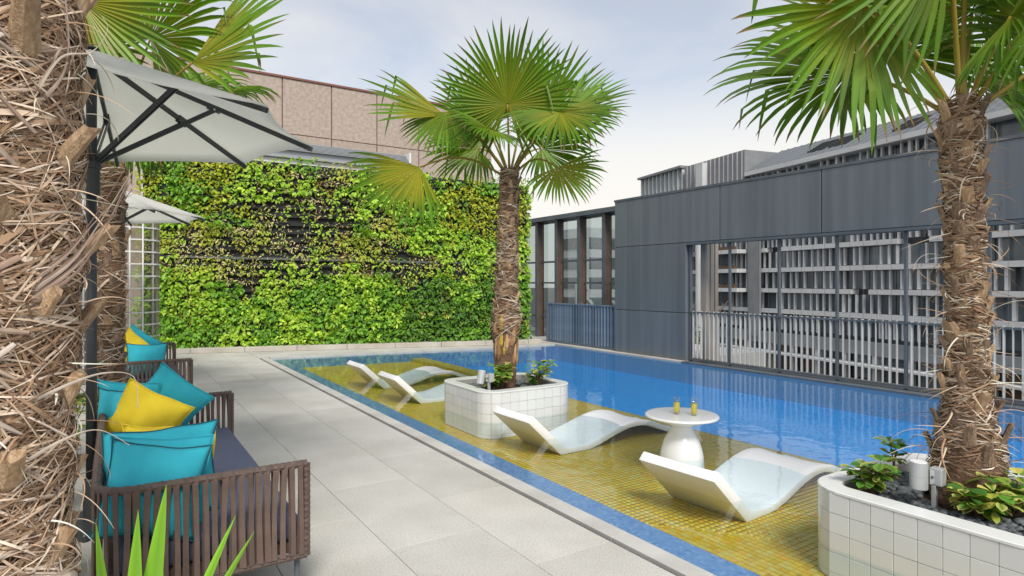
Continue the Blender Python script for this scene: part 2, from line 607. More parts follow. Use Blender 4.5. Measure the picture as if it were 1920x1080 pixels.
# dark drain slot and its grating
tag(MB().box(2.500, 2.536, -7, far_y(2.5) + .0, -0.06, -0.03).build('drain_channel', 'slot'), kind='structure')
dg = bpy.data.objects['drain_channel']
g = MB()
for k in range(520):
    yy = -0.5 + k * 0.026
    if yy < 13: g.box(2.504, 2.532, yy, yy + 0.006, -0.03, -0.018)
o = g.build('drain_grating', 'umbrella_metal', dg); tag(o, kind='stuff')
# coping stones
cop = tag(MB().box(2.536, 2.672, -7, 13.4, -1.59, -0.045).build('pool_coping', 'joint'), kind='structure')
cst = MB().box(.003, .135, -.3225, .3225, -.04, 0.004).mesh('coping_stone', 'coping', bevel=0.004, segs=2)
for k in range(-4, 17):
    link('coping_stone', cst, cop, (2.537, 2.79 + .325 + k * .65, 0))
# far coping
fx = 2.70
while fx < 9.3:
    x2 = min(fx + .65, 9.30)
    MB().prism([(fx + .003, far_y(fx) + .02), (x2 - .003, far_y(x2) + .02), (x2 - .003, far_y(x2) + .22), (fx + .003, far_y(fx) + .22)], -0.045, 0.006).build('coping_stone', 'coping', far_deck)
    fx = x2

pool = empty('swimming_pool', (6, 5, -1.5)); tag(pool, kind='structure')
FR = 0.16
# rim strips just under the water, blue mosaic
MB().prism([(2.676, PY0), (PX1, PY0), (PX1, far_y(PX1) - FR), (9.3, far_y(9.3) - FR), (9.3, far_y(9.3) + .02), (2.676, far_y(2.676) + .02)], -1.58, -0.042).build('rim_strip', 'edge_tile', pool)
# ledge bed
MB().prism([(PX1, PY0), (PXL, PY0), (PXL, far_y(PXL) - FR), (PX1, far_y(PX1) - FR)], -1.58, LEDGE_Z - .012).build('ledge_bed', 'grout_yellow', pool)
MB().prism([(PXL, PY0), (PXR, PY0), (PXR, far_y(PXR) - FR), (PXL, far_y(PXL) - FR)], -1.58, DEEP_Z).build('deep_floor', 'blue_tile', pool)
MB().box(PXR, 9.44, -7, 13.5, -1.58, -0.02).build('right_pool_wall', 'blue_tile', pool)
MB().box(2.676, 9.3, PY0 - .3, PY0, -1.58, -0.01).build('near_pool_wall', 'blue_tile', pool)
# raised nosing along the far half of the ledge
MB().box(PXL - .30, PXL - .004, 8.7, far_y(PXL) - FR - .01, LEDGE_Z - .005, LEDGE_Z + .07).build('ledge_nosing', 'yellow_tile', pool)
# mosaic tiles: nearest 300 single, the rest one mesh
TS = 0.05
pl_boxes = [(3.5, 4.65, 5.9, 6.95), (3.62, 4.8, 0.98, 2.1)]
tl = []
ny = int((13.2 - (-0.6)) / TS)
for i in range(int((PXL - PX1) / TS + .5)):
    x = 2.85 + (i + .5) * TS + (0.0)
    if x - TS / 2 < PX1 - .001 or x + TS / 2 > PXL + .001: continue
    for j in range(ny):
        y = -0.6 + (j + .5) * TS
        if y + TS / 2 > far_y(x) - FR: continue
        tl.append((x, y))
tl = np.array(tl)
# the 300 that show largest: inside the view and nearest
xc = tl[:, 0] * math.cos(YAW) - tl[:, 1] * math.sin(YAW)
zc = tl[:, 0] * math.sin(YAW) + tl[:, 1] * math.cos(YAW)
dist = np.hypot(np.hypot(xc, zc), EYE + .2)
u = 960 + 1150 * xc / np.maximum(zc, .01); vpy = 530 + 1150 * (EYE + .2) / np.maximum(zc, .01)
vis = (zc > .5) & (u > 0) & (u < 1920) & (vpy < 1080)
hid = np.zeros(len(tl), bool)
for b in pl_boxes:
    hid |= (tl[:, 0] > b[0]) & (tl[:, 0] < b[1]) & (tl[:, 1] > b[2]) & (tl[:, 1] < b[3])
order = np.argsort(np.where(vis & ~hid, dist, 1e6))
near_ids = set(order[:300].tolist())
hw = TS / 2 - .0012
tile_me = MB().add([(-hw, -hw, -.012), (hw, -hw, -.012), (hw, hw, -.012), (-hw, hw, -.012), (-hw + .002, -hw + .002, 0), (hw - .002, -hw + .002, 0), (hw - .002, hw - .002, 0), (-hw + .002, hw - .002, 0)],
                   [(4, 5, 6, 7), (0, 1, 5, 4), (1, 2, 6, 5), (2, 3, 7, 6), (3, 0, 4, 7)]).mesh('mosaic_tile', 'yellow_tile')
pw = wloc(pool)
for i in order[:300]:
    link('mosaic_tile', tile_me, pool, (tl[i, 0] - pw.x, tl[i, 1] - pw.y, LEDGE_Z - pw.z))
rest = np.array([t for i, t in enumerate(tl) if i not in near_ids and not hid[i]])
base = np.array([(-hw, -hw, -.012), (hw, -hw, -.012), (hw, hw, -.012), (-hw, hw, -.012), (-hw + .002, -hw + .002, 0), (hw - .002, -hw + .002, 0), (hw - .002, hw - .002, 0), (-hw + .002, hw - .002, 0)])
fb = np.array([(4, 5, 6, 7), (0, 1, 5, 4), (1, 2, 6, 5), (2, 3, 7, 6), (3, 0, 4, 7)])
off = np.column_stack([rest[:, 0] - pw.x, rest[:, 1] - pw.y, np.full(len(rest), LEDGE_Z - pw.z)])
vv = (base[None] + off[:, None]).reshape(-1, 3)
ff = (fb[None] + 8 * np.arange(len(rest))[:, None, None]).reshape(-1, 4)
tag(np_mesh('mosaic_field', vv, ff, None, 'yellow_tile', pool), kind='stuff')
# water sheet
tag(MB().add([(2.676, PY0, WATER_Z), (9.3, PY0, WATER_Z), (9.3, far_y(9.3) + .02, WATER_Z), (2.676, far_y(2.676) + .02, WATER_Z)], [(0, 1, 2, 3)]).build('water', 'water'), kind='structure')
# pale kerb between pool and screen wall
kb = tag(MB().box(9.30, 9.70, 8.24, 13.4, -0.019, 0.012).build('pool_kerb', 'kerbstone'), kind='structure')
tag(MB().box(9.30, 9.70, -7, 8.24, -0.019, 0.012).build('pool_kerb_channel', 'dark_steel'), kind='structure')
tag(MB().box(9.44, 9.9, -7, 13.3, -1.59, -0.02).build('terrace_edge', 'concrete'), kind='structure')
for sx in (3.7, 4.6):
    pass

# ------------------------------------------------------------------ grey screen wall with opening
sw = empty('screen_wall', (9.7, 4.0, 0.012), label='tall dark grey metal screen wall beyond the pool with a long railed opening', cat='wall')
joints_up = [10.30, 7.45, 5.50, 3.55, 1.60, -0.35, -2.3, -4.25, -7.0]
for a, b in zip(joints_up[:-1], joints_up[1:]):
    MB().box(9.45, 9.66, b + .008, a - .008, 2.345, 3.35).build('wall_panel', 'grey_panel', sw, bevel=0.004)
MB().box(9.475, 9.64, -7.0, 10.29, 2.30, 3.335).build('panel_backing', 'slot', sw)
MB().box(9.44, 9.67, -7.01, 10.31, 3.352, 3.40).build('top_cap', 'dark_steel', sw)
for z0, z1 in ((0.012, .945), (.957, 2.333)):
    MB().box(9.45, 9.66, 8.26, 10.292, z0, z1).build('wall_panel', 'grey_panel', sw, bevel=0.004)
MB().box(9.475, 9.64, 8.27, 10.28, 0.012, 2.29).build('panel_backing', 'slot', sw)
MB().box(9.452, 9.66, -7.0, 8.255, 2.292, 2.338).build('lintel', 'dark_steel', sw)

# railing in the opening
rl = empty('pool_railing', (9.55, 3.7, 0.012), label='long railing of pale upright fins and tall dark posts in the screen wall opening', cat='railing')
post_y = [8.25 - .03] + [7.30 - 1.0 * k for k in range(0, 12)]
pm = MB().box(-.025, .025, -.02, .02, 0, 2.28).mesh('post', 'dark_steel', bevel=0.004)
for y in post_y:
    link('post', pm, rl, (0, y - 3.7, 0))
MB().box(9.50, 9.60, -4.5, 8.2, .035, .075).build('bottom_rail', 'dark_steel', rl)
MB().box(9.515, 9.585, -4.5, 8.2, .955, .985).build('top_rail', 'dark_steel', rl)
bmsh = MB().box(-.025, .025, -.006, .006, 0, .92).mesh('baluster', 'pale_slat')
random.seed(4)
y = 8.14
nb = 0
while y > -2.6:
    if all(abs(y - p) > .04 for p in post_y):
        o = link('baluster', bmsh, rl, (-.01, y - 3.7, .065), (0, 0, random.choice((-.35, -.15, .1, .25))))
        nb += 1
    y -= 0.098
# thin uprights (tension wires) above the rail
wire = MB()
y = 8.1
while y > -2.5:
    wire.tube([(9.55, y, .985), (9.55, y, 2.292)], .0022, 4)
    y -= .20
tag(wire.build('tension_wires', 'dark_steel', rl), kind='stuff')
# beige ribbed return beyond the opening's far end
bp_ = empty('ribbed_panel', (10.3, 8.1, 0.0), label='narrow beige ribbed cladding panel behind the far end of the pool railing', cat='panel')
for k in range(3):
    MB().box(9.78 + k * .13, 9.78 + k * .13 + .10, 8.02, 8.09, -1.5, 2.9).build('rib', 'beige_cladding', bp_, bevel=.008)
MB().box(9.77, 10.20, 8.09, 8.16, -1.5, 2.9).build('backing', 'beige_cladding', bp_)

# ------------------------------------------------------------------ far fence section and glazed hall
ff_ = empty('fin_fence', (9.55, 11.6, 0.012), label='blue grey metal fin fence beside the planted wall at the far pool corner', cat='fence')
fm = MB().box(-.05, .05, -.008, .008, 0, .95).mesh('fin', 'blue_steel')
random.seed(9)
y = 10.38
while y < 12.9:
    link('fin', fm, ff_, (0, y - 11.6, .055), (0, 0, random.choice((-.9, -.7, -.3, .2))))
    y += .105
MB().box(9.515, 9.60, 10.34, 12.95, .02, .06).build('bottom_rail', 'blue_steel', ff_)
MB().box(9.515, 9.60, 10.34, 12.95, .995, 1.025).build('top_rail', 'blue_steel', ff_)
for y in (10.33, 11.6, 12.93):
    MB().box(9.50, 9.60, y - .03, y + .03, .012, 1.05).build('post', 'blue_steel', ff_)

gh = empty('glazed_hall', (10.6, 13.0, -0.02), label='glazed facade with bronze sided columns behind the fin fence', cat='building')
MB().box(9.9, 12.5, 8.6, 22, -1.6, -0.02).build('floor_slab', 'concrete', gh)
cy = [10.75, 11.7, 12.69, 13.68, 14.62, 15.6, 16.6]
for y in cy:
    MB().box(10.38, 10.60, y - .05, y + .05, -.02, 3.30).build('column', 'bronze', gh, bevel=.006)
    MB().box(10.355, 10.379, y - .06, y + .06, -.02, 3.30).build('column_face', 'dark_steel', gh)
MB().box(10.25, 10.95, 9.6, 17.5, 3.302, 3.42).build('roof_beam', 'dark_steel', gh)
for z in (.55, 1.52, 2.12):
    for a, b in zip(cy[:-1], cy[1:]):
        MB().box(10.52, 10.58, a + .051, b - .051, z, z + .05).build('transom', 'dark_steel', gh)
for a, b in zip(cy[:-1], cy[1:]):
    for z0, z1 in ((.0, .55), (.60, 1.52), (1.57, 2.12), (2.17, 3.30)):
        MB().box(10.545, 10.556, a + .052, b - .052, z0 + .002, z1 - .002).build('pane', 'pane', gh)


def bent_pipe(x, y, z0, h, r, dirv, name='vent_pipe', label=None):
    pts = [V((x, y, z0)), V((x, y, z0 + h * .6)), V((x, y, z0 + h * .8))]
    d = V(dirv).normalized()
    for k in range(1, 9):
        t = k / 8 * math.pi
        pts.append(V((x, y, z0 + h * .8)) + d * (r * 2.2 * (1 - math.cos(t))) + UP * (r * 2.2 * math.sin(t)))
    pts.append(pts[-1] - UP * r * 2)
    o = MB().tube(pts, r, 12).build(name, 'pipe_white', smooth=True)
    return tag(o, label, 'pipe', 'white vent pipes behind the glazing')


pipe_labels = ['white gooseneck vent pipe behind the glazing pane nearest the grey wall', 'white gooseneck vent pipe behind the second glazing pane from the grey wall',
               'white gooseneck vent pipe behind the third glazing pane from the grey wall', 'tall white vent pipe standing at the back behind the glazing nearest the grey wall',
               'tall white vent pipe at the back behind the third pane from the grey wall']
for (x, y, h, r, d), lb in zip([(11.5, 11.9, 1.15, .075, (0.4, -1, 0)), (11.6, 13.0, 1.05, .075, (.4, -1, 0)), (11.7, 14.2, 1.1, .075, (.4, -1, 0)),
                                (11.9, 12.6, 1.85, .07, (.3, -1, 0)), (12.1, 14.9, 1.8, .07, (.3, -1, 0))], pipe_labels):
    bent_pipe(x, y, -.02, h, r, d, label=lb)

# ------------------------------------------------------------------ pink granite building and louvred hood behind the wall
gb = empty('granite_building', (5, 26, -14), label='pink granite clad building with tall panels rising behind the planted wall', cat='building')
MB().box(-14, 13.2, 22.05, 34, -13.99, 8.55).build('wall', 'granite_joint', gb)
pxs = [-14 + .0] + [4.88 - 1.7 * k for k in range(10, -1, -1)] + [6.58, 8.28, 9.98, 11.68, 13.3]
for a, b in zip(pxs[:-1], pxs[1:]):
    if b - a < .2: continue
    for z0, z1 in ((6.72, 8.6), (2.9, 6.69), (-1, 2.87)):
        MB().box(a + .02, b - .02, 22.0, 22.06, z0, z1).build('granite_panel', 'pink_granite', gb)
MB().box(-14.05, 13.35, 21.96, 22.4, 8.61, 8.68).build('coping', 'granite_joint', gb)
MB().box(13.2, 13.3, 22.05, 34, -13.9, 8.6).build('side_wall', 'pink_granite', gb)

lh = empty('louvred_hood', (4.3, 17.5, 3.2), label='grey louvred metal hood with white fascia behind the top of the planted wall', cat='louvre')
MB().box(.6, 7.62, 17.6, 18.6, 3.0, 4.98).build('fascia', 'white_paint', lh)
MB().box(.6, 7.64, 17.5, 18.7, 4.99, 5.2).build('hood_base', 'metal_grey', lh)
for k in range(7):
    z = 5.2 + k * .045
    MB().bar((.6, 17.46 + k * .05, z), (7.66, 17.46 + k * .05, z), .10, .02).build('slat', 'metal_grey', lh)
MB().box(7.60, 7.66, 17.45, 18.7, 4.985, 5.52).build('end_plate', 'white_paint', lh)
MB().box(.6, 9.0, 16.9, 17.1, 0.0, 3.9).build('rear_wall', 'white_paint', lh)

# ------------------------------------------------------------------ planted wall
random.seed(11)
rng = np.random.default_rng(11)
gw = empty('planted_wall', (WR + WL) / 2, label='large vertical garden wall of mixed green and yellow leafy plants', cat='green wall')
wd = (WL - WR); WLEN = wd.length; wd.normalize()           # runs right -> left
wnrm = V((-wd.y, wd.x, 0))
if wnrm.y > 0: wnrm = -wnrm                                # faces the pool
GW_C = wloc(gw)


def wallpt(s, z, d=0.0):                                   # s from the left end
    return WL - wd * s + wnrm * d + UP * z


def gw_top(s):
    return 4.45 - 0.42 * s / WLEN


b = MB()
for s0, s1 in ((0, WLEN),):
    c = [wallpt(s0, .12, 0), wallpt(s1, .12, 0), wallpt(s1, .12, -.18), wallpt(s0, .12, -.18)]
    t = [wallpt(s0, gw_top(s0), 0), wallpt(s1, gw_top(s1), 0), wallpt(s1, gw_top(s1), -.18), wallpt(s0, gw_top(s0), -.18)]
    b.add(c + t, [(3, 2, 1, 0), (4, 5, 6, 7), (0, 1, 5, 4), (1, 2, 6, 5), (2, 3, 7, 6), (3, 0, 4, 7)])
b.build('backing', 'black_tray', gw)
ROW = 0.19
rows = [0.20 + ROW * k for k in range(22)]
for r_, z in enumerate(rows):
    m_ = MB()
    s1 = WLEN
    if z > gw_top(WLEN) - .1: s1 = max(0, (4.45 - .1 - z) / .42 * WLEN)
    if s1 < .5: continue
    P = [wallpt(.01, z, .002), wallpt(s1 - .01, z, .002), wallpt(s1 - .01, z, .055), wallpt(.01, z, .075)]
    Q = [p + UP * .07 for p in P]
    m_.add(P + Q, [(0, 1, 2, 3), (7, 6, 5, 4), (0, 4, 5, 1), (1, 5, 6, 2), (2, 6, 7, 3), (3, 7, 4, 0)])
    m_.build('planter_tray', 'black_tray', gw)
k = 0
s = .35
while s < WLEN:
    m_ = MB()
    m_.bar(wallpt(s, .15, .012), wallpt(s, gw_top(s) - .02, .012), .05, .02)
    m_.build('upright', 'tray_grey', gw)
    s += .62
m_ = MB(); m_.bar(wallpt(.02, 2.13, .085), wallpt(WLEN - .02, 2.02, .085), .02, .05); m_.build('rail', 'tray_grey', gw)


def fbm(x, y, sc, seed):
    return mnoise.fractal(V((x * sc + seed * 17.3, y * sc - seed * 5.1, seed * 3.7)), 0.8, 2.0, 4)


PAL = {
    'lime': [(0.365, 0.581, 0.041), (0.493, 0.665, 0.064), (0.275, 0.485, 0.032)],
    'green': [(0.157, 0.358, 0.024), (0.228, 0.457, 0.032), (0.122, 0.277, 0.020)],
    'deep': [(0.074, 0.200, 0.019), (0.108, 0.251, 0.019), (0.134, 0.276, 0.015)],
    'olive': [(0.384, 0.457, 0.020), (0.280, 0.375, 0.020), (0.490, 0.489, 0.024)],
    'yellow': [(0.46, 0.53, 0.06), (0.38, 0.50, 0.05), (0.54, 0.50, 0.08)],
    'cream': [(0.70, 0.64, 0.34), (0.64, 0.56, 0.22), (0.44, 0.50, 0.10), (0.58, 0.44, 0.24), (0.36, 0.48, 0.07)],
    'rust': [(0.306, 0.173, 0.031), (0.367, 0.265, 0.051), (0.224, 0.245, 0.020)],
}
LV, LF, LC = [], [], []
nleaf = 0


def leaf_at(p, d, nrm, L, W, col):
    """four cornered leaf with a fold along its middle"""
    global nleaf
    side = d.cross(nrm)
    if side.length < 1e-4: return
    side.normalize()
    mid = p + d * (L * .5)
    bend = nrm * (-L * .12)
    LV.extend((p, mid + side * W + nrm * W * .3, p + d * L + bend, mid - side * W + nrm * W * .3, mid + nrm * (-W * .1)))
    b_ = nleaf * 5
    LF.extend(((b_, b_ + 1, b_ + 4), (b_ + 1, b_ + 2, b_ + 4), (b_ + 2, b_ + 3, b_ + 4), (b_ + 3, b_, b_ + 4)))
    k_ = random.uniform(.78, 1.25)
    c = (col[0] * k_, col[1] * k_, col[2] * k_)
    LC.extend((c, c, (c[0] * 1.12, c[1] * 1.06, c[2]), c, (c[0] * .85, c[1] * .9, c[2])))
    nleaf += 1


STEP = 0.125
for r_, z in enumerate(rows):
    s = .05
    while s < WLEN - .02:
        zt = gw_top(s)
        if z > zt - .03:
            s += STEP; continue
        u_, v_ = s / WLEN, (z - .12) / (zt - .12)
        ju, jv = .09 * fbm(s, z, 1.7, 21), .10 * fbm(s, z, 1.7, 22)
        n1 = fbm(s, z, .55, 1); n2 = fbm(s, z, 1.3, 2); n3 = fbm(s, z, .8, 3)
        dens = 1.0 + .55 * fbm(s, z * 1.6, 1.1, 5)
        # thinner planting in the upper middle and just under the rail
        gap = math.exp(-((u_ - .40) / .17) ** 2 - ((v_ - .70) / .24) ** 2) + .8 * math.exp(-((u_ - .62) / .14) ** 2 - ((v_ - .45) / .10) ** 2)
        gap += .75 * math.exp(-((u_ - .30) / .10) ** 2 - ((v_ - .35) / .12) ** 2) + .5 * math.exp(-((u_ - .9) / .15) ** 2 - ((v_ - .88) / .12) ** 2)
        dens = max(.42, dens - .50 * gap * (1 + .9 * fbm(s, z, 2.2, 8)))
        if v_ < .38: dens += .35
        if dens < .12 or random.random() > dens + .35:
            s += STEP; continue
        if random.random() < .10: s += STEP; continue
        u_ += ju + random.uniform(-.03, .03); v_ += jv + random.uniform(-.03, .03)
        if u_ < .22 and v_ > .62: sp = 'olive' if n2 > -.1 else 'green'
        elif v_ < .38 and u_ > .60: sp = 'deep' if n2 < .25 else 'green'
        elif .44 < v_ < .62 and (n1 > -.05 or gap > .45) and u_ < .8: sp = 'cream' if n2 > -.15 else 'yellow'
        elif u_ < .28 and .36 < v_ < .50: sp = 'yellow' if n2 > -.1 else 'cream'
        elif u_ > .75 and v_ > .66: sp = 'olive' if n2 > -.2 else 'green'
        elif gap > .35: sp = random.choice(('lime', 'lime', 'rust', 'cream', 'cream'))
        elif n3 > .22: sp = 'lime'
        elif n3 < -.3: sp = 'green'
        else: sp = 'lime' if n2 > -.12 else ('green' if v_ < .4 else 'yellow')
        if random.random() < .07: sp = random.choice(list(PAL))
        vsq = .5 if gap > .3 else .95
        n = int((15 if sp in ('cream', 'rust') else 24) * min(1.25, max(.4, dens)) + random.uniform(-2, 3))
        L0 = {'deep': .092, 'green': .088, 'lime': .088, 'olive': .072, 'yellow': .072, 'cream': .068, 'rust': .066}[sp]
        cp = wallpt(s + random.uniform(-.04, .04), z + .06, .05)
        csz = random.uniform(.65, 1.45)
        drp = .25 + (.55 if random.random() < .2 else 0)
        slim = {'cream': .20, 'rust': .20, 'deep': .24, 'yellow': .26}.get(sp, .33)
        reach = random.uniform(.02, .20) * (1.15 if sp in ('deep', 'green', 'lime') else .85)
        for _ in range(n):
            a = random.uniform(0, 2 * math.pi)
            rr = math.sqrt(random.random()) * .13
            p = cp - wd * (rr * math.cos(a)) + UP * (rr * math.sin(a) * vsq) + wnrm * (random.uniform(.1, 1) * reach)
            d = (-wd * math.cos(a) * .7 + UP * (math.sin(a) * .7 - drp) + wnrm * random.uniform(.1, .9) + V((random.uniform(-.3, .3),) * 3)).normalized()
            nr = (wnrm + UP * random.uniform(.1, .9) + wd * random.uniform(-.6, .6)).normalized()
            leaf_at(p, d, nr, csz * L0 * random.uniform(.7, 1.25), csz * L0 * slim * random.uniform(.75, 1.1), random.choice(PAL[sp]))
        s += STEP * random.uniform(.85, 1.15)
# sprigs sticking up over the top edge
s = .1
while s < WLEN:
    if random.random() < .7:
        h_ = random.uniform(.04, .22)
        cp = wallpt(s, gw_top(s) + h_, random.uniform(-.05, .06))
        for _ in range(9):
            a = random.uniform(0, 2 * math.pi)
            d = V((math.cos(a), math.sin(a), random.uniform(-.1, .7))).normalized()
            leaf_at(cp, d, (UP + wnrm * .4).normalized(), .10, .028, random.choice(PAL['lime'] + PAL['olive']))
        for hh in (0.0, .5):
            leaf_at(cp - UP * h_ * (1 - hh), UP, wnrm, h_ * .6, .005, (.2, .2, .05))
    s += random.uniform(.1, .26)
# right edge spill
for k in range(90):
    z = random.uniform(.2, gw_top(WLEN))
    cp = wallpt(WLEN - random.uniform(-.06, .05), z, random.uniform(-.12, .1))
    for _ in range(9):
        d = V((random.uniform(-1, 1), random.uniform(-1, 1), random.uniform(-1, .6))).normalized()
        leaf_at(cp, d, (wnrm + UP * .5).normalized(), .10, .028, random.choice(PAL['lime'] + PAL['green']))
lv = np.array([tuple(p) for p in LV]) - np.array(tuple(GW_C))
tag(np_mesh('foliage', lv, np.array(LF), np.array(LC), 'leaf', gw), kind='stuff')
# arching ferns in the planting
for fs, fz, fl in ((1.55, 2.72, .55), (4.72, 2.62, .5)):
    fv = MB()
    for k in range(16):
        a = R(-75 + 150 * k / 15 + random.uniform(-6, 6))
        p = wallpt(fs, fz, .12)
        d = (-wd * math.sin(a) + UP * (math.cos(a) * .6 + .1) + wnrm * .6).normalized()
        side = d.cross(UP).normalized()
        pts = []
        for j in range(9):
            pts.append((p.copy(), d.copy()))
            p = p + d * (fl / 9); d = (d - UP * .16).normalized()
        for j in range(1, 9):
            w_ = .055 * math.sin(math.pi * (j + .6) / 9.6)
            for sg in (-1, 1):
                q, dd = pts[j]
                c = random.choice(((.22, .42, .03), (.28, .46, .04)))
                fv.add([q, q + (side * sg + dd * .4) * w_ + dd * .006, q + (side * sg + dd * .55) * w_ * 1.3, q + dd * .022], [(0, 1, 2, 3)], c)
    fv.build('fern', 'leaf', gw)
# stone ledge at the foot of the wall
ledge = empty('stone_kerb', (WR + WL) / 2, label='low pale stone kerb along the foot of the planted wall', cat='kerb')
s = -1.2
while s < WLEN + .3:
    s2 = min(s + 1.1, WLEN + .3)
    P = [wallpt(s + .003, 0, -.2), wallpt(s2 - .003, 0, -.2), wallpt(s2 - .003, 0, .34), wallpt(s + .003, 0, .34)]
    MB().prism([(p.x, p.y) for p in P], 0.001, .115).build('kerb_block', 'kerbstone', ledge, bevel=.008)
    s = s2
    if s2 >= WLEN + .3: break

# ------------------------------------------------------------------ curved glass block wall
bw = empty('glass_block_wall', (.2, 12.2, 0), label='white grid glass block wall with a curved end beyond the far sofa', cat='wall')
GZ, GN = 0.205, 13
pts = []
x0, y0 = -1.45, 12.05
for k in range(9):
    pts.append((x0 + k * .21, y0, 0))
cx_, cy_ = pts[-1][0], y0 + .42
for k in range(1, 5):
    t = k * R(27)
    pts.append((cx_ + .42 * math.sin(t), cy_ - .42 * math.cos(t), t))
blk = MB().box(-.093, .093, -.045, .045, -.09, .09).mesh('glass_block', 'block_glass', bevel=.006)
for i in range(len(pts) - 1):
    a, b = pts[i], pts[i + 1]
    mx_, my_ = (a[0] + b[0]) / 2, (a[1] + b[1]) / 2
    ang = math.atan2(b[1] - a[1], b[0] - a[0])
    for r_ in range(GN):
        link('glass_block', blk, bw, (mx_ - .2, my_ - 12.2, .02 + (r_ + .5) * GZ), (0, 0, ang))
for i, p in enumerate(pts):
    m_ = MB(); m_.box(p[0] - .012, p[0] + .012, p[1] - .052, p[1] + .052, 0, GN * GZ + .03)
    m_.build('mortar_upright', 'white_paint', bw)
for r_ in range(GN + 1):
    m_ = MB()
    for a, b in zip(pts[:-1], pts[1:]):
        m_.bar((a[0], a[1], .02 + r_ * GZ), (b[0], b[1], .02 + r_ * GZ), .098, .022)
    m_.build('mortar_course', 'white_paint', bw)
tag(MB().box(-2.2, .1, 12.95, 13.05, 0, 2.6).build('inner_wall', 'beige_cladding'), 'beige wall standing behind the glass block wall', 'wall')

# ------------------------------------------------------------------ office building far right
OD = V((math.sin(R(13.2)), math.cos(R(13.2)), 0))          # along the facade, away to the left
OP = V((93.1, 49.2, 0))
ONRM = V((-OD.y, OD.x, 0))                                 # towards the pool
off_b = empty('office_building', (OP.x, OP.y, -14), label='long office building with white floor bands and upright fins beyond the railing', cat='building')
OC = wloc(off_b)


def op(s, z, d=0.0):
    return OP + OD * s + ONRM * d + UP * z


def obox(s0, s1, z0, z1, d0, d1, name, material, parent=off_b):
    P = [op(s0, z0, d0), op(s1, z0, d0), op(s1, z0, d1), op(s0, z0, d1)]
    Q = [op(s0, z1, d0), op(s1, z1, d0), op(s1, z1, d1), op(s0, z1, d1)]
    m_ = MB(); m_.add(P + Q, [(0, 1, 2, 3), (7, 6, 5, 4), (0, 4, 5, 1), (1, 5, 6, 2), (2, 6, 7, 3), (3, 7, 4, 0)])
    return m_.build(name, material, parent)


S0, S1 = -62.0, 44.0
FLH = 3.55
bands = [7.3 + FLH * k for k in range(-3, 4)]              # -3.35 ... 17.95
obox(S0, S1, -13.99, 21, -18, -1.2, 'core', 'office_dark')
random.seed(21)
for i, z in enumerate(bands):
    # a few floors have their band interrupted
    segs_ = [(S0, S1)]
    if i in (1, 3): segs_ = [(S0, -12.0), (-7.5, 14.0), (17.5, 39.0)] if i == 3 else [(S0, -3), (0, 41)]
    for a, b in segs_:
        obox(a, b, z - .36, z + .36, -1.1, .55, 'floor_band', 'office_white')
# window strips: one pane per bay
NB = 0
s = S0
while s < S1 - 1:
    NB += 1
    s += 4.3
for i, z in enumerate([bands[0] - FLH] + bands):
    s = S0
    while s < S1 - 1:
        if -24 < s + 4.3:
            obox(s + .06, s + 4.24, z + .43, z + FLH - .43, -1.19, -1.12, 'window', 'office_glass')
        s += 4.3
finm = {}
h_ = FLH - .86
me_f = MB().box(-.11, .11, .35, .75, 0, h_).mesh('fin', 'office_fin')
me_w = MB().box(-.20, .20, .30, .75, 0, h_).mesh('fin', 'office_white')
rotz = math.atan2(ONRM.y, ONRM.x) - math.pi / 2
cnt = 0
extra_f = MB()
for i, z in enumerate([bands[0] - FLH] + bands):
    k = 0
    s = S0 + .2
    while s < S1 - .2:
        wide = (k % 9 == 4)
        skip = random.random() < .12
        if not skip:
            hidden_row = (i in (6, ))
            if s > -22 and not hidden_row and cnt < 298:
                p = op(s, z + .43, -.65) - OC
                link('fin', me_w if wide else me_f, off_b, p, (0, 0, rotz)); cnt += 1
            elif s > -22:
                w_ = .26 if wide else .11
                P = [op(s - w_, z + .43, -.75), op(s + w_, z + .43, -.75), op(s + w_, z + .43, .1), op(s - w_, z + .43, .1)]
                extra_f.add([p for p in P] + [p + UP * h_ for p in P], [(0, 1, 2, 3), (7, 6, 5, 4), (0, 4, 5, 1), (1, 5, 6, 2), (2, 6, 7, 3), (3, 7, 4, 0)])
        s += random.choice((1.0, 1.25, 1.25, 1.7))
        k += 1
if extra_f.v:
    tag(extra_f.build('fin_rows', 'office_fin', off_b), kind='stuff')
# lower storeys
obox(S0, S1, -9.0, -7.1, -1.1, .65, 'spandrel', 'office_panel')
s = S0 + 1
while s < S1:
    if s > -24: obox(s, s + .7, -14, -9.01, -1.1, -.1, 'ground_pier', 'office_white')
    s += 5.2
s = S0 + 2.0
while s < S1 - 4:
    if s > -24: obox(s, s + 3.6, -12.6, -9.2, -1.19, -1.0, 'shop_window', random.choice(('office_brown', 'office_dark', 'office_glass')))
    s += 5.2
obox(S0, S1, -10.6, -10.3, -1.0, 1.9, 'canopy', 'office_white')
# eave and pitched metal roof with seams
obox(S0, 22.0, 21.0, 21.75, -1.6, 1.3, 'eave', 'office_white')
rf = MB()
P = [op(S0, 21.76, 1.2), op(22, 21.76, 1.2), op(22, 26.2, -7), op(S0, 26.2, -7), op(S0, 21.76, -14), op(22, 21.76, -14)]
rf.add(P, [(0, 1, 2, 3), (3, 2, 5, 4), (1, 5, 2), (0, 3, 4)])
roof = rf.build('roof', 'office_roof', off_b)
s = -22.0
while s < 21.5:
    MB().bar(op(s, 21.80, 1.15), op(s, 26.24, -6.95), .12, .10).build('roof_seam', 'office_panel', roof)
    s += 1.55
for s_ in (-9, 2.0, 6.2):
    q = op(s_, 23.6, -2.2)
    for k in range(6):
        MB().bar(op(s_, 23.0 + k * .32, -1.0 - k * .6), op(s_ + 3.4, 23.0 + k * .32, -1.0 - k * .6), .28, .5).build('skylight_louvre', 'office_dark', roof)
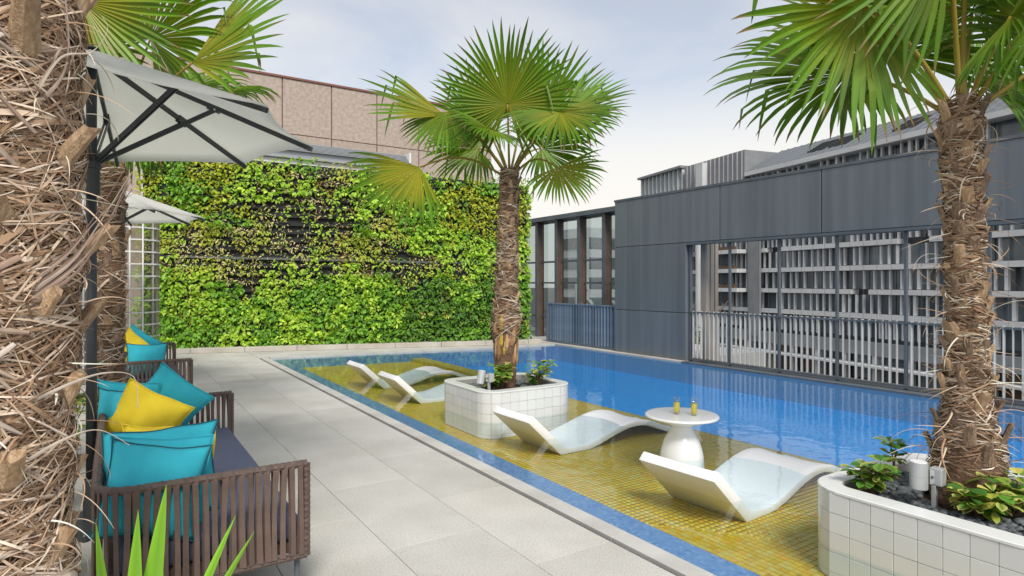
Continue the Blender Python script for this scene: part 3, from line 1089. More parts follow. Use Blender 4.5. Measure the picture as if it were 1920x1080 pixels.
# plant room and pale glass tower at the far end
obox(22.3, 40.5, 20.0, 26.0, -10, 1.0, 'plant_room', 'office_panel')
for k in range(14):
    obox(22.9 + k * 1.28, 23.0 + k * 1.28, 20.1, 25.9, 1.0, 1.12, 'cladding_rib', 'office_fin')
obox(33.0, 35.2, 15, 25.5, 1.0, 2.2, 'riser', 'office_white')
obox(41.5, 58, 15.0, 26.0, -12, .2, 'tower_glass', 'teal_glass')
for k in range(11):
    obox(41.5 + k * 1.62, 41.75 + k * 1.62, 14, 26.0, .2, .9, 'tower_fin', 'office_white')
obox(41.2, 58.4, 26.0, 26.5, -12.4, 1.6, 'tower_cap', 'office_panel')
obox(41.2, 58.4, 18.2, 19.0, -12.2, 1.4, 'tower_band', 'office_white')
# stair end with big round column, balconies
m_ = MB(); c = op(33.5, 0, 2.0); m_.lathe([(1.15, -13.9), (1.15, 18)], 20, (c.x, c.y)); m_.build('round_column', 'office_white', off_b, smooth=False)
for z in (7.3, .2, -3.3):
    obox(36.0, 42.5, z - .45, z + .45, -.5, 2.6, 'balcony', 'office_white')
for z in (7.3, 3.75, .2):
    obox(22.0, 31.5, z - .35, z + .35, .56, 3.0, 'balcony', 'office_white')
    obox(23.5, 29.0, z + .36, z + 1.0, 1.8, 2.4, 'planting_box', 'office_brown')
    obox(26.5, 30.0, z - 2.4, z - .4, .6, .75, 'dark_opening', 'office_dark')
obox(18.5, 21.5, -8, 20, .6, 1.0, 'dark_pier', 'office_panel')

# distant neighbour seen through the glazing and trees between
# ------------------------------------------------------------------ planters in the pool
def rrect(cx, cy, hx, hy, r, step):
    """points (x, y, nx, ny) round a rounded rectangle, evenly spaced by about step"""
    segs = []
    L = [2 * (hy - r), math.pi / 2 * r, 2 * (hx - r), math.pi / 2 * r] * 2
    tot = sum(L)
    n = int(round(tot / step))
    out_ = []
    for i in range(n):
        d = (i + .5) * tot / n
        k = 0
        while d > L[k]:
            d -= L[k]; k += 1
        if k == 0: out_.append((cx + hx, cy - hy + r + d, 1, 0))
        elif k == 1:
            t = d / r; out_.append((cx + hx - r + r * math.cos(t), cy + hy - r + r * math.sin(t), math.cos(t), math.sin(t)))
        elif k == 2: out_.append((cx + hx - r - d, cy + hy, 0, 1))
        elif k == 3:
            t = math.pi / 2 + d / r; out_.append((cx - hx + r + r * math.cos(t), cy + hy - r + r * math.sin(t), math.cos(t), math.sin(t)))
        elif k == 4: out_.append((cx - hx, cy + hy - r - d, -1, 0))
        elif k == 5:
            t = math.pi + d / r; out_.append((cx - hx + r + r * math.cos(t), cy - hy + r + r * math.sin(t), math.cos(t), math.sin(t)))
        elif k == 6: out_.append((cx - hx + r + d, cy - hy, 0, -1))
        else:
            t = 1.5 * math.pi + d / r; out_.append((cx + hx - r + r * math.cos(t), cy - hy + r + r * math.sin(t), math.cos(t), math.sin(t)))
    return out_, tot / n


PTOP = 0.327


def planter(cx, cy, hx, hy, label, seed):
    random.seed(seed)
    t = empty('tiled_planter', (cx, cy, LEDGE_Z), label=label, cat='planter', group='white tiled planters in the pool')
    r = .22
    ring_o, _ = rrect(cx, cy, hx - .012, hy - .012, r - .012, .05)
    core = MB()
    n = len(ring_o)
    thick = .115
    vo = [(p[0], p[1]) for p in ring_o]
    vi = [(p[0] - p[2] * thick, p[1] - p[3] * thick) for p in ring_o]
    zb, zt = LEDGE_Z, PTOP - .018
    vsx = [(a, b, zb) for a, b in vo] + [(a, b, zt) for a, b in vo] + [(a, b, zt) for a, b in vi] + [(a, b, .15) for a, b in vi]
    fs = []
    for i in range(n):
        j = (i + 1) % n
        fs += [(i, j, n + j, n + i), (n + i, n + j, 2 * n + j, 2 * n + i), (2 * n + i, 2 * n + j, 3 * n + j, 3 * n + i)]
    core.add(vsx, fs)
    core.build('wall', 'grout_grey', t)
    # soil disc
    MB().add([(a, b, .235) for a, b in vi], [tuple(range(n))]).build('soil', 'soil', t)
    # rim cap
    cap = MB()
    vo2 = [(p[0] + p[2] * .016, p[1] + p[3] * .016) for p in ring_o]
    vi2 = [(p[0] - p[2] * (thick + .004), p[1] - p[3] * (thick + .004)) for p in ring_o]
    z0, z1 = PTOP - .017, PTOP
    vsx = [(a, b, z0) for a, b in vo2] + [(a, b, z1 - .004) for a, b in vo2] + [(p[0] + p[2] * .011, p[1] + p[3] * .011, z1) for p in ring_o] + \
          [(a, b, z1) for a, b in vi2] + [(a, b, z0) for a, b in vi2]
    fs = []
    for i in range(n):
        j = (i + 1) % n
        for q in range(4):
            fs.append((q * n + i, q * n + j, (q + 1) * n + j, (q + 1) * n + i))
        fs.append((4 * n + i, 4 * n + j, j, i))
    cap.add(vsx, fs); cap.build('rim', 'white_tile', t)
    # single wall tiles
    pts, st = rrect(cx, cy, hx, hy, r, .118)
    rh = (PTOP - .018 - LEDGE_Z) / 4.4
    zs = []
    z = PTOP - .019
    while z > LEDGE_Z + .01:
        zs.append((max(LEDGE_Z + .002, z - rh), z)); z -= rh
    for (z0, z1) in zs:
        h_ = z1 - z0 - .0026
        if h_ < .01: continue
        flat = MB().box(-st / 2 + .0013, st / 2 - .0013, -.012, .0, 0, h_).mesh('wall_tile', 'white_tile', bevel=.0015)
        cv = MB()                                   # a slightly bowed tile for the round corners
        N = 4
        vv = []
        for q in range(N + 1):
            tt = (q / N - .5) * (st - .004) / r
            for rr, zz in ((r, 0), (r, h_), (r - .014, 0), (r - .014, h_)):
                vv.append((rr * math.sin(tt), rr * math.cos(tt) - r, zz))
        fz = []
        for q in range(N):
            a, b = q * 4, q * 4 + 4
            fz += [(a, b, b + 1, a + 1), (a + 1, b + 1, b + 3, a + 3), (a + 2, b + 2, b, a)]
        fz += [(0, 1, 3, 2), (N * 4, N * 4 + 2, N * 4 + 3, N * 4 + 1)]
        cv.add(vv, fz); curved = cv.mesh('wall_tile', 'white_tile')
        for (x, y, nx, ny) in pts:
            ang = math.atan2(ny, nx) - math.pi / 2
            straight = abs(nx) > .999 or abs(ny) > .999
            link('wall_tile', flat if straight else curved, t, (x - cx + nx * random.uniform(-.0006, .0008), y - cy + ny * random.uniform(-.0006, .0008), z0 + .002 - LEDGE_Z), (0, 0, ang))
    return t


planter(4.08, 6.42, .63, .59, 'white tiled planter holding the middle palm', 1)
planter(4.22, 1.54, .67, .64, 'large white tiled planter holding the palm at the right edge', 2)

# pebbles
PEB_BASE = None


def pebbles(cx, cy, hx, hy, n, label, seed, keep=.2):
    random.seed(seed)
    bm = bmesh.new(); bmesh.ops.create_icosphere(bm, subdivisions=1, radius=1.0)
    bv = np.array([tuple(v.co) for v in bm.verts]); bf = np.array([[v.index for v in f.verts] for f in bm.faces]); bm.free()
    VV, FF = [], []
    for i in range(n):
        while True:
            x, y = random.uniform(-1, 1), random.uniform(-1, 1)
            if abs(x) ** 3 + abs(y) ** 3 < 1 and math.hypot(x * hx, y * hy) > keep: break
        s_ = random.uniform(.014, .034)
        sc = np.array([s_ * random.uniform(.8, 1.3), s_ * random.uniform(.7, 1.1), s_ * random.uniform(.5, .75)])
        M = np.array(Matrix.Rotation(random.uniform(0, 6.28), 3, 'Z') @ Matrix.Rotation(random.uniform(-.5, .5), 3, 'X'))
        p = (bv * sc) @ M.T + np.array([cx + x * hx, cy + y * hy, .245 + random.uniform(0, .022)])
        FF.append(bf + len(VV) * len(bv)); VV.append(p)
    o = np_mesh('pebbles', np.concatenate(VV), np.concatenate(FF), None, 'pebble', None, smooth=True)
    tag(o, label, 'pebbles', kind='stuff')


pebbles(4.08, 6.42, .50, .46, 900, 'dark river pebbles in the middle planter', 5)
pebbles(4.22, 1.54, .53, .50, 1300, 'dark river pebbles in the planter at the right edge', 6, .26)


# ------------------------------------------------------------------ fan palms
def frond_mesh(hub, axis, nrm, Rr, spread, droop, n=None, seed=0, yellow=0.3, snap=0.12, join=.52):
    n = n or max(12, int(math.degrees(spread) / 2.75))
    rnd = random.Random(seed)
    axis = axis.normalized()
    nrm = (nrm - axis * nrm.dot(axis)).normalized()
    side = axis.cross(nrm).normalized()
    mb = MB()
    rows_ = [.02, .16, .32, join, .6, .72, .84, .93, 1.0]
    dth = 2 * spread / n
    base = V((.115, .245, .018)) * rnd.uniform(.85, 1.15)
    for k in range(n):
        th = -spread + (k + .5) * dth
        edge = abs(th) / math.pi
        L = Rr * (1.0 - .30 * edge ** 1.6) * rnd.uniform(.90, 1.05)
        th += rnd.uniform(-.25, .25) * dth
        d = (axis * math.cos(th) + side * math.sin(th) + nrm * (.16 + .10 * math.cos(th))).normalized()
        tan = (-axis * math.sin(th) + side * math.cos(th)).normalized()
        p = hub.copy()
        prev = 0
        snapped = rnd.random() < snap
        snap_row = rnd.choice((4, 5, 6))
        g = droop * rnd.uniform(.7, 1.4)
        tipbrown = rnd.random() < .5
        sh = rnd.uniform(.68, 1.25)
        yl = yellow * rnd.uniform(.3, 1.2)
        VV, CC = [], []
        for i, rr in enumerate(rows_):
            step = (rr - prev) * L
            p = p + d * step
            prev = rr
            if rr >= join * .7:
                gg = g * (rr - join * .6)
                d = (d - UP * gg).normalized()
                d = (d + tan * rnd.uniform(-.05, .05)).normalized()
                if snapped and i == snap_row:
                    d = (d * .25 - UP).normalized()
            half = rr * L * math.tan(dth / 2) * 1.02 if rr <= join else (join * L * math.tan(dth / 2)) * (1 - ((rr - join) / (1 - join)) ** 2.3) * .95 + .0008
            fn = d.cross(tan)
            if fn.dot(nrm) < 0: fn = -fn
            if fn.length < 1e-4: fn = nrm
            fn.normalize()
            t2 = fn.cross(d).normalized()
            if t2.dot(tan) < 0: t2 = -t2
            fold = half * .75
            VV += [p - t2 * half, p - fn * fold, p + t2 * half]
            f_ = max(0, 1 - rr / .75)
            c = base * sh
            yv = V((.36, .33, .03))
            c = c.lerp(yv, min(.85, yl * f_ * 1.8))
            if tipbrown and rr > .90: c = V((.24, .17, .07))
            CC += [tuple(c * .92), tuple(c * 1.12), tuple(c * .92)]
        fs = []
        for i in range(len(rows_) - 1):
            a = i * 3
            fs += [(a, a + 1, a + 4, a + 3), (a + 1, a + 2, a + 5, a + 4)]
        mb.add(VV, fs, CC)
    return mb


def petiole(mb, p0, p1, sag, r0=.017, r1=.010):
    pts = []
    for k in range(9):
        t = k / 8
        q = p0.lerp(p1, t) + UP * sag * math.sin(math.pi * t)
        pts.append(q)
    cols = []
    for k in range(9):
        cols += [(.26 + .08 * k / 8, .22, .03)] * 6
    b = len(mb.v)
    mb.tube(pts, [r0 + (r1 - r0) * k / 8 for k in range(9)], 6, True)
    mb.c += cols
    return pts


def make_trunk(t, pts, rad, seed, n_strand, n_stub, sw_=.004, stub_len=.12, loose=20, stub_w=.03, hairy_from=0.0, colset=0, loose_len=.25, rough=1.0):
    """trunk core, fibre wrapping and old leaf-base stubs as parts of the palm t"""
    rnd = random.Random(seed)
    pts = [V(p) for p in pts]
    H0, H1 = pts[0].z, pts[-1].z

    def axis_at(z):
        for a, b in zip(pts[:-1], pts[1:]):
            if z <= b.z:
                k = (z - a.z) / (b.z - a.z); return a.lerp(b, k)
        return pts[-1]

    def rad_at(z):
        k = (z - H0) / (H1 - H0) * (len(rad) - 1)
        k = min(max(k, 0), len(rad) - 1.0001)
        i = int(k); return rad[i] + (rad[i + 1] - rad[i]) * (k - i)

    NZ, NA = max(30, int((H1 - H0) / .045)), 36
    VV, FF = [], []
    for i in range(NZ + 1):
        z = H0 + (H1 - H0) * i / NZ
        c, r = axis_at(z), rad_at(z)
        for k in range(NA):
            a = 2 * math.pi * k / NA
            q = V((math.cos(a) * 2.2, math.sin(a) * 2.2, z * 7 + seed))
            rr = r * (1 + .09 * rough * mnoise.noise(q) + .05 * rough * mnoise.noise(q * 2.7))
            rr += .012 * rough * (((z * 9 + a / math.pi * 1.5) % 1.0) - .5)
            VV.append((c.x + rr * math.cos(a), c.y + rr * math.sin(a), z))
    for i in range(NZ):
        for k in range(NA):
            FF.append((i * NA + k, i * NA + (k + 1) % NA, (i + 1) * NA + (k + 1) % NA, (i + 1) * NA + k))
    FF.append(tuple(range(NA - 1, -1, -1))); FF.append(tuple(NZ * NA + k for k in range(NA)))
    MB().add(VV, FF).build('trunk', 'trunk_bark', t, smooth=True)
    # woven fibre
    pal = [(0.480, 0.336, 0.228), (0.372, 0.246, 0.156), (0.600, 0.468, 0.348), (0.264, 0.168, 0.102), (0.192, 0.120, 0.078), (0.528, 0.396, 0.288), (0.696, 0.576, 0.468), (0.324, 0.204, 0.126)]
    if colset == 1: pal = [(0.360, 0.240, 0.156), (0.264, 0.162, 0.096), (0.504, 0.408, 0.312), (0.156, 0.096, 0.060), (0.108, 0.072, 0.048), (0.624, 0.552, 0.456), (0.324, 0.210, 0.132), (0.204, 0.126, 0.078), (0.432, 0.324, 0.228)]
    mb = MB()
    for i in range(n_strand):
        z = rnd.uniform(H0 + (H1 - H0) * hairy_from, H1)
        a = rnd.uniform(0, 2 * math.pi)
        L = rnd.uniform(.12, .42)
        sgn = rnd.choice((-1, 1))
        slope = rnd.gauss(.0, .62 if colset == 0 else .38) + .12 * sgn * math.sin(z * 8)
        lift = rnd.uniform(.002, .022) * (1 if stub_len > .15 else .75)
        w = sw_ * rnd.uniform(.35, 1.5)
        if rnd.random() < .06: w *= 2.6
        col = rnd.choice(pal); kk = rnd.uniform(.75, 1.25); col = tuple(x * kk for x in col)
        n = 8
        last = None
        vs_, fs_ = [], []
        for j in range(n + 1):
            f = j / n
            r = rad_at(min(max(z, H0), H1)) * (1 + .05 * math.sin(a * 3 + z * 20)) + lift + .012 * math.sin(math.pi * f) + rnd.uniform(-.003, .003)
            c = axis_at(z)
            p = V((c.x + r * math.cos(a), c.y + r * math.sin(a), z))
            nr = V((math.cos(a), math.sin(a), 0))
            tn = V((-math.sin(a) * sgn, math.cos(a) * sgn, slope)).normalized()
            wv = (nr.cross(tn) + nr * rnd.uniform(-.3, .6)).normalized()
            ww = w * (1 - .6 * abs(f - .4))
            vs_ += [p - wv * ww / 2, p + wv * ww / 2]
            a += sgn * L / n / r * math.cos(math.atan(slope))
            z += slope * L / n
            slope += rnd.uniform(-.08, .08) - .03
            z = min(max(z, H0 + .005), H1 + .04)
            if j: fs_.append((2 * j - 2, 2 * j - 1, 2 * j + 1, 2 * j))
        mb.add(vs_, fs_, col)
    # loose curling strips
    for i in range(loose):
        z = rnd.uniform(H0 + (H1 - H0) * max(hairy_from, .08), H1)
        a = rnd.uniform(0, 2 * math.pi)
        c, r = axis_at(z), rad_at(z)
        p = V((c.x + r * math.cos(a), c.y + r * math.sin(a), z))
        d = (V((math.cos(a), math.sin(a), rnd.uniform(-.6, .9))) + V((-math.sin(a), math.cos(a), 0)) * rnd.uniform(-1.2, 1.2)).normalized()
        L = rnd.uniform(.4, 1.1) * loose_len
        w = sw_ * rnd.uniform(.7, 2.2)
        col = rnd.choice(pal[:3] + pal[5:]); kk = rnd.uniform(.95, 1.35); col = tuple(min(.7, x * kk) for x in col)
        curl = V((rnd.uniform(-1, 1), rnd.uniform(-1, 1), rnd.uniform(-1.6, .2)))
        vs_, fs_ = [], []
        n = 9
        for j in range(n + 1):
            f = j / n
            x, y = frame_of(d)
            ww = w * (1 - f) ** .6 + .0006
            vs_ += [p - x * ww / 2, p + x * ww / 2, p + y * ww * .35]
            p = p + d * (L / n)
            d = (d + curl * (.10 + .28 * f)).normalized()
            if j:
                q = 3 * j
                fs_ += [(q - 3, q - 2, q + 1, q), (q - 2, q - 1, q + 2, q + 1), (q - 1, q - 3, q, q + 2)]
        mb.add(vs_, fs_, col)
    tag(mb.build('fibre_wrap', 'fibre', t), kind='stuff')
    # leaf base stubs on a spiral
    for i in range(n_stub):
        f = (i + .5) / n_stub
        z = H0 + (H1 - H0) * (max(hairy_from, .04) + (.97 - max(hairy_from, .04)) * f)
        a = i * 2.399 + seed
        c, r = axis_at(z), rad_at(z)
        nr = V((math.cos(a), math.sin(a), 0)); tn = V((-math.sin(a), math.cos(a), 0))
        tilt = rnd.uniform(.25, .75) if stub_len > .15 else rnd.uniform(.0, .28)
        d = (UP * 1.0 + nr * tilt + tn * rnd.uniform(-.35, .35)).normalized()
        p = V((c.x, c.y, z)) + nr * (r - .012)
        L = stub_len * rnd.uniform(.6, 1.35)
        w0 = stub_w * rnd.uniform(.85, 1.25); w1 = w0 * rnd.uniform(.62, .9)
        th = stub_w * (.5 if colset == 0 else .34)
        fx = (tn - d * tn.dot(d)).normalized(); fy = fx.cross(d).normalized()
        if fy.dot(nr) < 0: fy = -fy
        s_ = MB()
        vs_, fs_ = [], []
        M = 3
        for j in range(M + 1):
            ff_2 = j / M
            w = w0 * 1.35 + (w1 - w0 * 1.35) * ff_2 ** .6
            t_ = th * (1 - .2 * ff_2)
            q = p + d * L * ff_2 + nr * (.02 * ff_2 ** 2)
            jag = [rnd.uniform(-.12, .12) * L if j == M else 0 for _ in range(6)]
            prof = [(-w, -t_ * .4), (w, -t_ * .4), (w * .92, t_ * .3), (w * .35, t_), (-w * .35, t_), (-w * .92, t_ * .3)]
            for (sx, sy), jj in zip(prof, jag):
                vs_.append(q + fx * sx * .5 + fy * sy + d * jj)
        for j in range(M):
            for k in range(6):
                fs_.append((j * 6 + k, j * 6 + (k + 1) % 6, j * 6 + 6 + (k + 1) % 6, j * 6 + 6 + k))
        fs_.append(tuple(M * 6 + k for k in range(6)))
        s_.add(vs_, fs_)
        s_.build('leaf_stub', 'stub' if (colset == 0 or rnd.random() < .38) else 'boot', t)


def add_fronds(t, crown, fr, seed):
    for i, (r, u_, tw, ax, nr, Rr, spread, droop, *opt) in enumerate(fr):
        conv = lambda q: RIGHT * q[0] + UP * q[1] - FWD * q[2]
        hub = crown + conv((r, u_, tw))
        a_, n_ = conv(ax), conv(nr)
        f = empty('frond', tuple(hub - wloc(t)))
        f.parent = t
        sag = opt[0] if opt else .08
        pm_ = MB()
        start = crown + (hub - crown) * .05 - UP * .10
        petiole(pm_, start, hub, sag)
        pm_.build('petiole', 'solid_leafy', f, smooth=True)
        frond_mesh(hub, a_, n_, Rr, R(spread), droop, seed=seed * 100 + i, yellow=(opt[1] if len(opt) > 1 else .35), snap=(opt[2] if len(opt) > 2 else .08)).build('blade', 'palm_leaf', f)


# middle palm
base = V((4.10, 6.45, .235))
t = empty('fan_palm', base, label='fan palm with a yellow scarred trunk in the middle planter', cat='palm tree', group='fan palms')
crown = V((4.17, 6.47, 2.97))
make_trunk(t, [base, (4.09, 6.44, .8), (4.12, 6.45, 1.6), (4.15, 6.46, 2.3), tuple(crown)], [.13, .14, .17, .13, .115, .11, .105, .10], 3, 1300, 84, .008, .11, 90, .060, .27, 1, .20)
# old scar and bark plates on the bare foot
m_ = MB()
rn = random.Random(3)
for k in range(26):
    a = R(180 + 33 + 57) + rn.uniform(-1.6, 1.3)
    z0 = rn.uniform(.5, .95)
    c = V((4.09, 6.44, 0)); rr = .185
    rr = .140 + .02 * (z0 - .5)
    p0 = c + V((math.cos(a) * rr, math.sin(a) * rr, z0)); p1 = c + V((math.cos(a + .1) * (rr - .005), math.sin(a + .1) * (rr - .005), z0 + rn.uniform(.15, .32)))
    col = (.50, .34, .06) if -0.95 < a - R(270) < -.55 else rn.choice(((.36, .23, .12), (.28, .16, .08), (.45, .30, .16)))
    w_ = rn.uniform(.018, .036)
    m_.tube([p0, p0.lerp(p1, .25), p0.lerp(p1, .6), p1.lerp(p0, .08), p1], [.004, w_, w_ * 1.05, w_ * .7, .004], 6, col=col)
m_.build('bark_plates', 'fibre', t)
fr = [
    (-.02, .70, .40, (.03, 1, .12), (0, -.12, 1), .96, 162, .03, .03, .45, .03),
    (.42, .74, -.30, (.62, .78, -.1), (-.1, .15, 1), 1.0, 100, .08, .05, .3),
    (.60, .60, .45, (.25, -.75, .55), (.0, .55, .8), .84, 100, .35, .10, .6, .1),
    (.66, .62, .10, (.98, .18, .1), (-.1, .6, .75), .90, 62, .14, .10, .35),
    (.58, -.02, .25, (.50, -.80, .30), (.1, .4, .9), .66, 88, .25, .16, .8, .1),
    (-.80, .66, .05, (-1, .10, .2), (.1, .55, .8), 1.08, 34, .10, .12, 1.2),
    (-.78, .70, .10, (.05, -.95, .3), (-.1, .35, .9), .74, 84, .22, .12, .3, .1),
    (-1.10, .0, .15, (-.58, -.72, .25), (.1, .35, .9), .95, 66, .18, .18, 1.3, .06),
    (-.35, .70, -.45, (-.55, .8, -.2), (.1, .1, 1), .88, 110, .08, .05, .2),
    (.18, .85, -.55, (.2, .95, -.2), (0, .1, 1), .88, 120, .08, .0, .2),
    (.42, .36, -.45, (.8, .1, -.3), (0, .45, .9), .8, 140, .35, .1, .2, .1),
    (-.42, .36, -.45, (-.8, .1, -.3), (0, .45, .9), .8, 140, .35, .1, .2, .1),
    (-.22, .42, .35, (-.5, -.3, .7), (.1, .5, .8), .55, 120, .35, .05, .3, .15),
]
add_fronds(t, crown, fr, 1)

# right palm
base = V((4.28, 1.58, .235))
t = empty('fan_palm', base, label='fan palm with shaggy peeling trunk in the planter at the right edge', cat='palm tree', group='fan palms')
crown = V((4.27, 1.62, 2.62))
make_trunk(t, [base, (4.28, 1.59, .9), (4.27, 1.60, 1.8), tuple(crown)], [.205, .17, .112, .088, .083, .083, .082, .09, .085], 8, 2200, 96, .0065, .135, 200, .066, .10, 1, .30)
fr = [
    (-.64, .56, .08, (-.92, .30, .1), (.0, .15, 1), 1.04, 150, .10, .10, .55, .12),
    (-.28, .80, .30, (-.35, .9, .1), (0, -.2, 1), 1.0, 156, .12, .04, .3, .15),
    (.22, .66, -.2, (.25, .95, -.1), (0, .1, 1), .98, 150, .15, .04, .3, .12),
    (.62, .34, .12, (.85, .35, .2), (-.1, .3, 1), .95, 150, .35, .02, .3, .15),
    (.26, .52, .45, (.4, .4, .75), (0, .6, .8), .85, 150, .45, .04, .3),
    (-.10, .52, -.55, (-.1, .8, -.6), (0, .3, 1), .95, 150, .3, .04, .3),
    (-.40, .36, -.5, (-.7, .2, -.6), (0, .5, .9), .95, 140, .35, .05, .3),
    (.45, .34, -.5, (.7, .2, -.6), (0, .5, .9), .95, 140, .4, .05, .3),
    (.06, .40, .30, (.15, .3, .9), (0, .4, .9), .62, 130, .45, .03, .3, .15),
    (.0, .95, .05, (.0, 1, 0), (0, 0, 1), .9, 140, .1, .02, .2),
]
add_fronds(t, crown, fr, 2)

# palm between the sofas
base = V((-.02, 7.0, .0))
t = empty('fan_palm', base, label='fan palm with slim shaggy trunk between the two sofas behind the umbrella pole', cat='palm tree', group='fan palms')
crown = V((-.0, 7.02, 2.95))
make_trunk(t, [base, (-.03, 7.0, .9), (-.01, 7.01, 1.8), tuple(crown)], [.13, .12, .11, .105, .105, .10, .10, .095], 5, 900, 70, .007, .13, 50, .065, .03, 1, .18)
fr = [
    (-.10, 1.16, .30, (.12, 1, .1), (.0, -.05, 1), 1.25, 158, .05, .02, .6, .04),
    (.30, .98, -.1, (.45, .85, 0), (-.1, .1, 1), 1.1, 140, .3, .03, .4),
    (.84, .66, .15, (.98, .16, .1), (-.05, .45, .85), 1.15, 52, .10, .06, .9, .15),
    (.38, .0, .3, (.7, -.4, .3), (.1, .8, .6), .75, 120, 1.4, .12, .4),
    (-.5, .8, .1, (-.7, .7, .1), (0, .2, 1), 1.1, 145, .3, .05, .3),
    (-.6, .1, .1, (-.8, -.2, .2), (0, .8, .6), .9, 130, 1.2, .1, .3),
    (.1, .6, -.7, (.1, .5, -.9), (0, .9, .4), 1.0, 140, .6, .05, .3),
    (.55, .45, -.5, (.7, .3, -.6), (0, .9, .3), .95, 140, .8, .05, .3),
    (-.2, .05, -.5, (-.3, -.3, -.9), (0, .9, .4), .85, 130, 1.2, .08, .3),
]
add_fronds(t, crown, fr, 3)

# foreground palm at the left edge: its trunk fills the edge of the picture
base = V((-.285, 2.30, .0))
t = empty('fan_palm', base, label='huge shaggy brown palm trunk close up at the left edge', cat='palm tree', group='fan palms')
crown = V((-.265, 2.32, 3.45))
make_trunk(t, [base, (-.29, 2.295, .9), (-.265, 2.31, 1.6), (-.265, 2.315, 2.4), tuple(crown)], [.175, .17, .165, .16, .165, .16, .16, .155, .15], 13, 9500, 58, .0052, .17, 260, .058, .0, 0, .22, 1.2)
fr = [
    (-.5, .9, .3, (-.5, .9, .2), (0, .2, 1), 1.0, 145, .2, .03, .3),
    (.5, 1.0, .3, (.4, .95, .1), (0, .2, 1), 1.0, 145, .15, .03, .3),
    (.1, 1.1, -.5, (.1, .95, -.4), (0, .2, 1), 1.0, 145, .15, .03, .3),
    (-.7, .6, -.4, (-.8, .6, -.3), (0, .8, .6), 1.0, 140, .3, .05, .3),
    (-.2, .9, .9, (-.2, .8, .8), (0, .8, -.4), 1.0, 140, .2, .05, .3),
    (.6, .95, .6, (.5, .9, .5), (0, .5, -.4), .9, 140, .2, .05, .3),
]
# broad dry sheaths and strips hanging off the foreground trunk
def dry_strip(t, pts, w0, w1, col, name='dry_strip'):
    c0 = V((-.275, 2.30, 0))
    P = [(c0 + RIGHT * a - FWD * b + UP * z) for a, b, z in pts]
    P = [V(q) for q in catmull([tuple(p) for p in P], 6)]
    m_ = MB(); vs_, fs_, cs = [], [], []
    for i, p in enumerate(P):
        f = i / (len(P) - 1)
        d = (P[min(i + 1, len(P) - 1)] - P[max(i - 1, 0)]).normalized()
        x = d.cross(FWD).normalized()
        w = (w0 + (w1 - w0) * f) * (.75 + .35 * math.sin(f * 5 + w0 * 90))
        vs_ += [p - x * w / 2, p - FWD * w * .22, p + x * w / 2, p + FWD * w * .10]
        k = .85 + .3 * mnoise.noise(V((i * .7, w0 * 50, 1)))
        cs += [tuple(c * k * q for c in col) for q in (.8, 1.1, .95, .6)]
        if i:
            a = 4 * (i - 1)
            fs_ += [(a + q, a + (q + 1) % 4, a + 4 + (q + 1) % 4, a + 4 + q) for q in range(4)]
    m_.add(vs_, fs_, cs); m_.build(name, 'fibre', t)


for q in range(7):
    e = (q - 3) * .0085
    dry_strip(t, [(.13 - e * .6, .10, 1.50 + e), (.235 - e * .7 + .004 * math.sin(q * 5), .05 + .008 * math.sin(q * 3), 1.60 + e), (.30 - e * .6, .03 + .006 * math.cos(q * 4), 1.70 + e * .8), (.375 - e * .3 + .006 * math.sin(q * 7), .0, 1.85 + .03 * math.sin(q * 2.3))],
              .014, .004, [(.24, .17, .13), (.33, .25, .20), (.20, .13, .10), (.40, .32, .27)][q % 4], 'dry_sheath')
dry_strip(t, [(.12, .10, 1.20), (.228, .05, 1.26), (.32, .03, 1.292), (.40, .02, 1.28), (.412, .02, 1.19)], .010, .004, (.50, .43, .36))
dry_strip(t, [(.12, .10, 1.04), (.228, .06, 1.11), (.32, .05, 1.135), (.40, .04, 1.09)], .012, .003, (.52, .45, .37))
dry_strip(t, [(.14, .08, 2.02), (.21, .05, 2.12), (.235, .05, 2.22), (.225, .05, 2.36)], .022, .006, (.34, .27, .22))
dry_strip(t, [(.16, .08, 2.06), (.22, .06, 2.18), (.30, .05, 2.20), (.345, .05, 2.26), (.33, .05, 2.30)], .008, .003, (.55, .48, .40))
rn = random.Random(44)
for k in range(85):
    z = rn.uniform(.75, 2.4); a0 = rn.uniform(-.14, .08); L = rn.uniform(.08, .22); sl = rn.uniform(-1.8, 1.5)
    bfun = lambda q: math.sqrt(max(.0, .175 ** 2 - min(abs(q), .17) ** 2)) + .012
    pts_ = [(a0 + L * f, bfun(a0 + L * f) + .02 * math.sin(3.1 * f), z + sl * L * f + .05 * math.sin(2.5 * f)) for f in (0, .33, .66, 1)]
    pts_ = [p for p in pts_ if p[0] < .17]
    if len(pts_) >= 3:
        dry_strip(t, pts_, rn.uniform(.012, .048), rn.uniform(.003, .016), rn.choice(((.52, .41, .33), (.44, .33, .26), (.60, .51, .44), (.36, .25, .19), (.48, .36, .28))))
add_fronds(t, crown, fr, 4)


# ------------------------------------------------------------------ planter plants (variegated, whorled leaves)
def obov(mb, p, d, nrm, L, W, cg, cy):
    """broad leaf with pale margin: ring of 8 points round a green middle"""
    side = d.cross(nrm).normalized()
    prof = [(0, 0), (.25, .55), (.55, 1.0), (.82, .85), (1.0, 0)]
    left = [p + d * L * a + side * W * b + nrm * (W * b * .25 - L * .18 * a * a) for a, b in prof]
    right = [p + d * L * a - side * W * b + nrm * (W * b * .25 - L * .18 * a * a) for a, b in prof[1:-1]]
    mid = [p + d * L * a - nrm * (L * .18 * a * a) for a in (.25, .55, .82)]
    vs_ = left + right + mid           # 5 + 3 + 3
    cs = [cg, cy, cy, cy, cy, cy, cy, cy, cg, cg, cg]
    fs_ = [(0, 1, 8), (1, 2, 9, 8), (2, 3, 10, 9), (3, 4, 10), (0, 8, 5), (5, 8, 9, 6), (6, 9, 10, 7), (7, 10, 4)]
    mb.add(vs_, fs_, cs)


